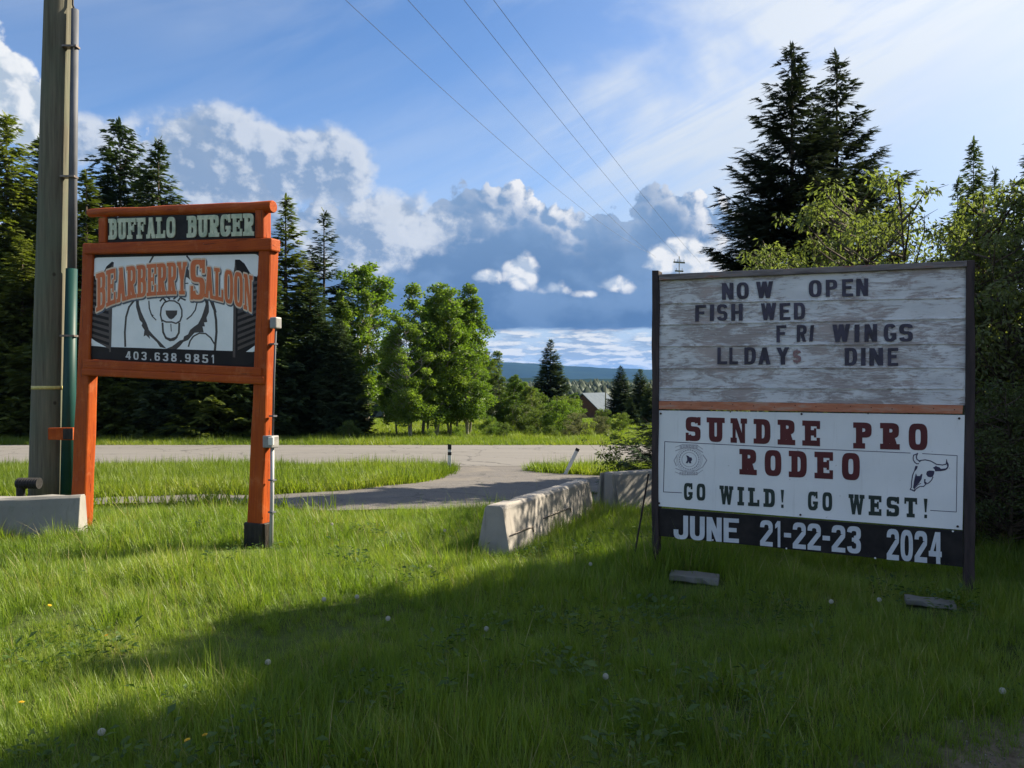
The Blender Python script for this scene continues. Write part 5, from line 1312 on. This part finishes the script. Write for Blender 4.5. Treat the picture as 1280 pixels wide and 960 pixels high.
# ---- far wood that reads as one mass: jagged little conifers on rising ground
rs = np.random.RandomState(77)
def cone_template(n=5, lay=3):
    V, F = [], []
    for l in range(lay):
        z0, z1, r = l/lay*.85, min(1, (l+1.5)/lay), .16*(1-l/lay*.8)
        b = len(V); V.append((0, 0, z1))
        for k in range(n*2): a = math.pi*k/n+l; q = r*(1 if k % 2 else .55); V.append((q*math.cos(a), q*math.sin(a), z0+(.05 if k % 2 else .12)))
        for k in range(n*2): F.append((b, b+1+k, b+1+(k+1) % (2*n)))
    return np.array(V), np.array(F)
CV, CF = cone_template()
N = 14000; Yd = 110+rs.uniform(0, 1, N)**1.5*900; Xd = (rs.uniform(-.75, .75, N))*Yd
keep = ~((np.abs(Xd-11) < 14) & (Yd < 120)); Xd, Yd = Xd[keep], Yd[keep]; N = len(Xd)
hz_ = rs.uniform(3.5, 8, N)*(1+.35*np.sin(Xd*.03)*np.cos(Yd*.02))*np.where(Yd > 300, 1.1, .75)
# crowns stay under the far skyline
hz_ = np.minimum(hz_, (1.6+rs.uniform(-2.0, 6.0, N)/960*Yd)-gz(Xd, Yd)+.5)
hz_ = np.maximum(hz_, 1.6)
Sx = np.stack([hz_*rs.uniform(2.4, 4.6, N), hz_*rs.uniform(2.4, 4.6, N), hz_], 1); az_ = rs.uniform(0, 6.28, N)
c_, s_ = np.cos(az_), np.sin(az_); V = CV[None]*Sx[:, None, :]
V = np.stack([V[..., 0]*c_[:, None]-V[..., 1]*s_[:, None]+Xd[:, None], V[..., 0]*s_[:, None]+V[..., 1]*c_[:, None]+Yd[:, None], V[..., 2]+gz(Xd, Yd)[:, None]], -1).reshape(-1, 3)
F = (CF[None]+(np.arange(N)*len(CV))[:, None, None]).reshape(-1, 3)
o = mesh_obj('distant_wood', V, F, M['spruce_backlit'], tone=np.repeat(rs.uniform(0, 1, N), len(CV))); tagp(o, 'band of distant mixed forest below the blue hills', kind='stuff')

# ================================================================== grass
def tuft(seed, n, h, w, lean, spread, curl=.5, seg=3, heads=0.):
    rs = np.random.RandomState(seed); V, F, T = [], [], []
    for i in range(n):
        a = rs.uniform(0, 6.28); r = spread*math.sqrt(rs.uniform(0, 1)); b0 = np.array([r*math.cos(a), r*math.sin(a), -.02])
        da = a+rs.uniform(-1.2, 1.2); ln = h*rs.uniform(.45, 1.15); le = lean*rs.uniform(.2, 1.5); ww = w*rs.uniform(.6, 1.3)
        side = np.array([-math.sin(da), math.cos(da), 0])*ww/2; b = len(V); to = rs.uniform(0, 1)
        for s in range(seg+1):
            t = s/seg; c = b0+np.array([math.cos(da)*ln*le*t**(1+curl), math.sin(da)*ln*le*t**(1+curl), ln*t*(1-.22*le*t)])
            k = (1-t**1.5)
            if s < seg: V += [c-side*k, c+side*k]; T += [to, to]
            else: V.append(c); T.append(to)
        for s in range(seg-1): F += [(b+2*s, b+2*s+1, b+2*s+3), (b+2*s, b+2*s+3, b+2*s+2)]
        F.append((b+2*seg-2, b+2*seg-1, b+2*seg))
    return np.array(V), np.array(F), np.array(T)
def tuft_collection(name, specs, mat):
    c = bpy.data.collections.new(name)
    for i, sp in enumerate(specs):
        V, F, T = sp; me_o = mesh_obj(name+'_tuft', V, F, mat, tone=T); COL.objects.unlink(me_o); c.objects.link(me_o); me_o.name = '%s_tuft_%02d' % (name, i)
    return c
def scatter(name, label, P, rot, scl, idx, coll):
    me = bpy.data.meshes.new(name); me.vertices.add(len(P)); me.vertices.foreach_set('co', np.ascontiguousarray(P, dtype=np.float32).ravel())
    for nm, ty, fld_, ar in (('rot', 'FLOAT_VECTOR', 'vector', rot), ('scl', 'FLOAT_VECTOR', 'vector', scl), ('idx', 'INT', 'value', idx)):
        a = me.attributes.new(nm, ty, 'POINT'); a.data.foreach_set(fld_, np.ascontiguousarray(ar, dtype=np.int32 if ty == 'INT' else np.float32).ravel())
    o = bpy.data.objects.new(name, me); COL.objects.link(o); tagp(o, label, kind='stuff')
    ng = bpy.data.node_groups.new(name+'_scatter', 'GeometryNodeTree')
    ng.interface.new_socket('Geometry', in_out='INPUT', socket_type='NodeSocketGeometry'); ng.interface.new_socket('Geometry', in_out='OUTPUT', socket_type='NodeSocketGeometry')
    gi, go = ng.nodes.new('NodeGroupInput'), ng.nodes.new('NodeGroupOutput'); iop = ng.nodes.new('GeometryNodeInstanceOnPoints')
    ci = ng.nodes.new('GeometryNodeCollectionInfo'); ci.inputs['Collection'].default_value = coll; ci.inputs['Separate Children'].default_value = True; ci.inputs['Reset Children'].default_value = True
    def at(nm, ty):
        n = ng.nodes.new('GeometryNodeInputNamedAttribute'); n.data_type = ty; n.inputs['Name'].default_value = nm; return [s for s in n.outputs if s.enabled and s.name == 'Attribute'][0]
    ng.links.new(gi.outputs[0], iop.inputs['Points']); ng.links.new(ci.outputs[0], iop.inputs['Instance']); iop.inputs['Pick Instance'].default_value = True
    ng.links.new(at('idx', 'INT'), iop.inputs['Instance Index']); ng.links.new(at('rot', 'FLOAT_VECTOR'), iop.inputs['Rotation']); ng.links.new(at('scl', 'FLOAT_VECTOR'), iop.inputs['Scale'])
    ng.links.new(iop.outputs[0], go.inputs[0]); md = o.modifiers.new('scatter', 'NODES'); md.node_group = ng; return o
def vnoise(x, y, s, seed=0):
    """smooth value noise"""
    rs = np.random.RandomState(seed); T = rs.uniform(0, 1, (64, 64)); u, v = x*s+100, y*s+100; i, j = np.floor(u).astype(int), np.floor(v).astype(int); fu, fv = smooth01(u-i), smooth01(v-j)
    g = lambda a, b: T[a % 64, b % 64]
    return (g(i, j)*(1-fu)+g(i+1, j)*fu)*(1-fv)+(g(i, j+1)*(1-fu)+g(i+1, j+1)*fu)*fv
def fbm(x, y, s, seed=0): return vnoise(x, y, s, seed)*.55+vnoise(x, y, s*2.1, seed+1)*.28+vnoise(x, y, s*4.3, seed+2)*.17
lanep = np.array(lane)
def in_lane(x, y, lst=lane): return inside(x, y, lst)
rs = np.random.RandomState(5)
def pts_in(y0, y1, dens_fn, margin=.85, extra=2.0):
    out = []
    yb = y0
    while yb < y1:
        st = max(.25, yb*.05); wdt = (yb+st)*margin*2*.8+2*extra; n = int(dens_fn(yb)*wdt*st)
        out.append(np.stack([rs.uniform(-wdt/2, wdt/2, n), rs.uniform(yb, min(yb+st, y1), n)], 1)); yb += st
    return np.concatenate(out)
Q = pts_in(1.4, 14.6, lambda y: 860*min(1, (4.2/max(y, 2.5))**1.15))
x, y = Q[:, 0], Q[:, 1]
bare = fbm(x, y, 1.3, 3)
# worn gravelly soil in the nearest right corner and a few thin spots
near_dirt = smooth01((x*.55-y+2.72)/.9)*smooth01((x-.2)/1.2)+smooth01(1-np.hypot((x-1.05)/.55, (y-3.75)/.3))*.8
keep = (rs.uniform(0, 1, len(x)) > near_dirt*.86) & (rs.uniform(0, 1, len(x)) < .55+bare*.9) & ~in_lane(x, y)
x, y = x[keep], y[keep]; near_dirt = near_dirt[keep]; n = len(x)
tall = fbm(x, y, .8, 11)
# taller at posts, barriers and unmown back part; shorter in front of the camera
tall = np.clip((tall-.5)*1.7+.5, 0, 1)
clump = smooth01((vnoise(x, y, 2.6, 61)-.66)/.2)
hgt = (.42+.72*tall+.40*clump)*(.70+.35*smooth01((y-4.5)/4.))*(1-.45*near_dirt)
for (ax, ay, bx, by) in ((-.19, 7.7, .97, 10.6), (1.42, 11.35, 3.6, 12.9), (-8.6, 8.05, -4.93, 8.83), (1.26, 6.8, 3.44, 5.8)):
    L2 = (bx-ax)**2+(by-ay)**2; t = np.clip(((x-ax)*(bx-ax)+(y-ay)*(by-ay))/L2, 0, 1); dd = np.hypot(x-ax-t*(bx-ax), y-ay-t*(by-ay)); hgt *= 1+.45*smooth01(1-dd/.6)
    if ax != -2.6 and ax != 1.26: hgt[dd < .17] *= 0.01
for (cx_, cy_, r_) in ((-2.62, 7.75, .5),): hgt *= 1-.6*smooth01((1-np.hypot(x-cx_, y-cy_)/r_)*1.6)
for (cx_, cy_) in ((1.52, 6.40), (2.98, 5.47)):
    on = (np.abs(x-cx_) < .22) & (np.abs(y-cy_) < .12); hgt[on] *= .1; fr_ = (np.abs(x-cx_) < .26) & (y > cy_-.38) & (y < cy_-.12); hgt[fr_] *= .42
hgt *= 1-.5*smooth01((y-10.8)/.8)*(y < 13)*(x < 1)
idx = rs.randint(0, 8, n); idx[(rs.uniform(0, 1, n) < .05) & (y > 3)] = 8
scl = hgt[:, None]*np.stack([rs.uniform(.8, 1.2, n)]*2+[rs.uniform(.75, 1.25, n)], 1)
far_w = 1+np.clip((y-5)/9, 0, 1.2); scl[:, :2] *= far_w[:, None]**.5
rot = np.stack([rs.normal(0, .12, n), rs.normal(0, .12, n), rs.uniform(0, 6.28, n)], 1)
k = hgt > .05
specs = [tuft(100+i, 15, .20, .0068, .55, .06) for i in range(6)]+[tuft(110, 10, .14, .009, .9, .07), tuft(111, 12, .26, .0060, .35, .06), tuft(112, 7, .42, .0045, .30, .06)]
gc = tuft_collection('grass_source', specs, M['grass']); V_, F_, T_ = tuft(113, 5, .36, .004, .5, .08); o_ = mesh_obj('t', V_, F_, M['straw'], tone=T_); COL.objects.unlink(o_); gc.objects.link(o_); o_.name = 'grass_source_tuft_09'
idx[rs.uniform(0, 1, n) < .05*(.4+1.4*fbm(x, y, .9, 41))] = 9
scatter('grass', 'long unmown green lawn grass in front of the signs', np.stack([x, y, gz(x, y)-.008], 1)[k], rot[k], scl[k], idx[k], gc)
# clover and broad leaved ground weeds
def weed(seed, n, r, l):
    rs = np.random.RandomState(seed); a = rs.uniform(0, 6.28, n); q = r*np.sqrt(rs.uniform(0, 1, n)); P = np.stack([q*np.cos(a), q*np.sin(a), rs.uniform(.02, .09, n)], 1)
    D = np.stack([np.cos(a), np.sin(a), rs.uniform(-.2, .5, n)], 1); TV, TF = leaf_template(.4, .55); TF = np.array([(0, 1, 2), (0, 2, 3)])
    return stamp(P, D, l*rs.uniform(.6, 1.3, n), rs.uniform(-.4, .4, n), TV, TF, rs.uniform(0, 1, n))
wc = tuft_collection('weed_source', [weed(200+i, 16, .07, .030) for i in range(4)], M['weed'])
Q = pts_in(1.5, 9, lambda y: 26*min(1, (4/max(y, 2.5)))); x, y = Q[:, 0], Q[:, 1]; k = fbm(x, y, 1.1, 31) > .56; x, y = x[k], y[k]; n = len(x)
scatter('ground_weeds', 'clover and broad leaved weeds among the grass', np.stack([x, y, gz(x, y)], 1), np.stack([rs.normal(0, .1, n), rs.normal(0, .1, n), rs.uniform(0, 6, n)], 1), np.stack([rs.uniform(.7, 1.9, n)]*3, 1), rs.randint(0, 4, n), wc)
# the grass islands and both verges
Q = pts_in(12.0, 24.0, lambda y: 110); x, y = Q[:, 0], Q[:, 1]
k = ~in_lane(x, y) & (y < RY0-.35-.2*vnoise(x, y, 2.)); x, y = x[k], y[k]
Q2 = pts_in(32.6, 37.5, lambda y: 48, .8, 6); x = np.concatenate([x, Q2[:, 0]]); y = np.concatenate([y, Q2[:, 1]]); n = len(x)
s = (.9+.7*fbm(x, y, .7, 5))*rs.uniform(.8, 1.2, n)*np.where(y > 30, .95, 1.05)*(1-.35*smooth01((y-22.5)/1.5)*(y < 30))
specs = [tuft(130+i, 14, .26, .013, .45, .12) for i in range(4)]+[tuft(140, 10, .36, .010, .3, .1)]
vc = tuft_collection('verge_source', specs, M['grass_far'])
scatter('verge_grass', 'tall sunlit grass on the islands and verges along the road', np.stack([x, y, gz(x, y)-.01], 1), np.stack([rs.normal(0, .1, n), rs.normal(0, .1, n), rs.uniform(0, 6, n)], 1), np.stack([s*1.2, s*1.2, s], 1), rs.randint(0, 5, n), vc)
Q = pts_in(37.5, 62, lambda y: 9, .75, 8); x, y = Q[:, 0], Q[:, 1]; n = len(x)
scatter('field_grass', 'sunny grass field beyond the road', np.stack([x, y, gz(x, y)-.01], 1), np.stack([rs.normal(0, .1, n), rs.normal(0, .1, n), rs.uniform(0, 6, n)], 1), np.stack([rs.uniform(1.8, 2.6, n)]*2+[rs.uniform(.9, 1.3, n)], 1), rs.randint(0, 4, n), vc)
# loose stones on the bare corner
def stone(seed):
    rs = np.random.RandomState(seed); V = []; 
    for la in (-.7, 0, .7):
        for k in range(6): V.append(np.array([math.cos(k*1.047+la)*math.cos(la), math.sin(k*1.047+la)*math.cos(la), math.sin(la)*.7])*rs.uniform(.8, 1.2))
    V += [np.array([0, 0, -.8]), np.array([0, 0, .8])]; F = []
    for l in range(2):
        for k in range(6): a, b, c, d = l*6+k, l*6+(k+1) % 6, (l+1)*6+(k+1) % 6, (l+1)*6+k; F += [(a, b, c), (a, c, d)]
    for k in range(6): F += [(18, (k+1) % 6, k), (19, 12+k, 12+(k+1) % 6)]
    return np.array(V), np.array(F), np.full(20, .5)
stc = tuft_collection('stone_source', [stone(300+i) for i in range(4)], M['gravel'])
n = 5200; x = rs.uniform(-.2, 4.5, n); y = rs.uniform(1.6, 4.6, n); nd = smooth01((x*.55-y+2.72)/.9)*smooth01((x-.2)/1.2)+smooth01(1-np.hypot((x-1.05)/.6, (y-3.75)/.35))
k = rs.uniform(0, 1, n) < nd*.9; x, y = x[k], y[k]; n = len(x); q = rs.uniform(.003, .008, n)
scatter('pebbles', 'small loose stones on the bare soil at the near right corner', np.stack([x, y, gz(x, y)+.002], 1), rs.uniform(0, 6, (n, 3)), np.stack([q, q, q*.8], 1), rs.randint(0, 4, n), stc)

# ---- dandelions
m, nt, p = newmat('seed_fluff'); M['fluff'] = m; p.inputs['Base Color'].default_value = (.45, .45, .40, 1); p.inputs['Roughness'].default_value = 1.
M['petal'] = mat_rough('yellow_petal', (.62, .36, .02), (.75, .50, .03), (40, 40, 40), .7, bstr=0)
M['stem'] = mat_rough('dandelion_stem', (.10, .13, .04), (.16, .17, .06), (40, 40, 40), .6, bstr=0)
def dandelion_meshes():
    rs = np.random.RandomState(9); n = 90; i = np.arange(n)+.5; ph = np.arccos(1-2*i/n); th = math.pi*(1+5**.5)*i
    D = np.stack([np.cos(th)*np.sin(ph), np.sin(th)*np.sin(ph), np.cos(ph)], 1); V, F = [], []
    for d in D:
        u = np.cross(d, [0, 0, 1.]+rs.normal(0, .1, 3)); u /= np.linalg.norm(u); w = np.cross(d, u); c = d*.021
        for a in (0, 2.1, 4.2):
            e = c+(u*math.cos(a)+w*math.sin(a))*.0065+d*.003; s_ = (u*-math.sin(a)+w*math.cos(a))*.0012; b = len(V); V += [c-s_, c+s_, e+s_*2, e-s_*2]; F.append((b, b+1, b+2, b+3))
        b = len(V); V += [d*.002-u*.0004, d*.002+u*.0004, c+u*.0004, c-u*.0004]; F.append((b, b+1, b+2, b+3))
    seed = (np.array(V), np.array(F))
    V, F = [], []
    for L_, nn, up in ((.020, 22, .15), (.015, 16, .5), (.009, 10, 1.2)):
        for k in range(nn):
            a = 2*math.pi*k/nn; d = np.array([math.cos(a), math.sin(a), up]); d /= np.linalg.norm(d); s_ = np.array([-math.sin(a), math.cos(a), 0])*.0022; b = len(V); V += [-s_*.5, s_*.5, d*L_+s_, d*L_-s_]; F.append((b, b+1, b+2, b+3))
    return seed, (np.array(V), np.array(F))
dseed, dflow = dandelion_meshes(); protos = {}
def dandelion(kind, px, py, Y, h, label):
    q = seen(px, py, Y); z0 = gzf(q.x, Y); h = max(.08, q.z-z0); o = empty('dandelion', (q.x, Y, z0)); tagp(o, label, 'flower', 'dandelions in the grass')
    if kind not in protos:
        dat = dseed if kind == 's' else dflow; hd = mesh_obj('seed_head' if kind == 's' else 'flower_head', dat[0], dat[1], M['fluff'] if kind == 's' else M['petal']); COL.objects.unlink(hd)
        stm = MB().tube([(0, 0, 0), (.1, 0, .5), (0, 0, 1)], .0022, 5).build('stem', M['stem']); COL.objects.unlink(stm); protos[kind] = (hd, stm)
    hd, stm = (c.copy() for c in protos[kind]); COL.objects.link(hd); COL.objects.link(stm)
    hd.parent = o; hd.location = (0, 0, h); hd.rotation_euler = (rg.uniform(-.4, .4), rg.uniform(-.4, .4), 0); k_ = 1.15 if kind == 's' else 1.1; hd.scale = (k_*.56,)*3
    stm.parent = o; stm.scale = (.4, .4, h); return o
for kind, px, py, Y, lb in [('s', 485, 775, 5.0, 'white dandelion clock nearest the middle of the shadow edge'), ('s', 446, 746, 5.5, 'white dandelion clock in the sunlit grass, second above the shadow edge'), ('s', 405, 754, 5.4, 'white dandelion clock left of the other clocks in the sunlit grass'),
                            ('s', 127, 925, 3.3, 'large white dandelion clock in the shade near the bottom left corner'), ('s', 608, 795, 4.9, 'small dandelion clock in the shaded grass below the middle barrier'), ('s', 537, 711, 6.6, 'dandelion clock in lit grass left of the middle barrier'),
                            ('s', 415, 655, 8.6, 'dandelion clock in the lit grass right of the orange post'), ('s', 738, 705, 6.6, 'dandelion clock just before the middle barrier'), ('s', 556, 663, 8.4, 'tiny dandelion clock above the left end of the middle barrier'), ('s', 757, 860, 4.0, 'dandelion clock at the worn patch in the near grass'),
                            ('s', 1039, 752, 5.4, 'dandelion clock beneath the dates on the marquee sign'), ('s', 1099, 751, 5.4, 'dandelion clock left of the right concrete slab'), ('s', 1253, 897, 3.8, 'small dandelion clock near the right edge'),
                            ('y', 27, 885, 3.7, 'yellow dandelion flower at the lower left in the sun'), ('y', 234, 930, 3.2, 'yellow dandelion flower in the shade near the bottom'), ('y', 256, 930, 3.25, 'second yellow dandelion flower beside the first near the bottom'), ('y', 133, 802, 4.7, 'yellow dandelion flower in the sunlit grass at the left'), ('y', 62, 765, 5.3, 'yellow dandelion flower far left in the lit grass'), ('s', 335, 846, 4.2, 'dandelion clock on the dark side of the shadow edge')]:
    dandelion(kind, px, py, Y, 0, lb)

# ================================================================== air
HAZE = 5e-5
hzm = bpy.data.materials.new('haze_air'); hzm.use_nodes = True; hn = hzm.node_tree; hn.nodes.clear()
ho = hn.nodes.new('ShaderNodeOutputMaterial'); hv = hn.nodes.new('ShaderNodeVolumePrincipled'); hv.inputs['Color'].default_value = (.17, .42, 1, 1); hv.inputs['Density'].default_value = HAZE; hv.inputs['Anisotropy'].default_value = .0
hn.links.new(hv.outputs[0], ho.inputs['Volume'])
hb_ = MB().box(-24000, 24000, -900, 24000, -8, 330).build('haze', hzm); tagp(hb_, kind='stuff')
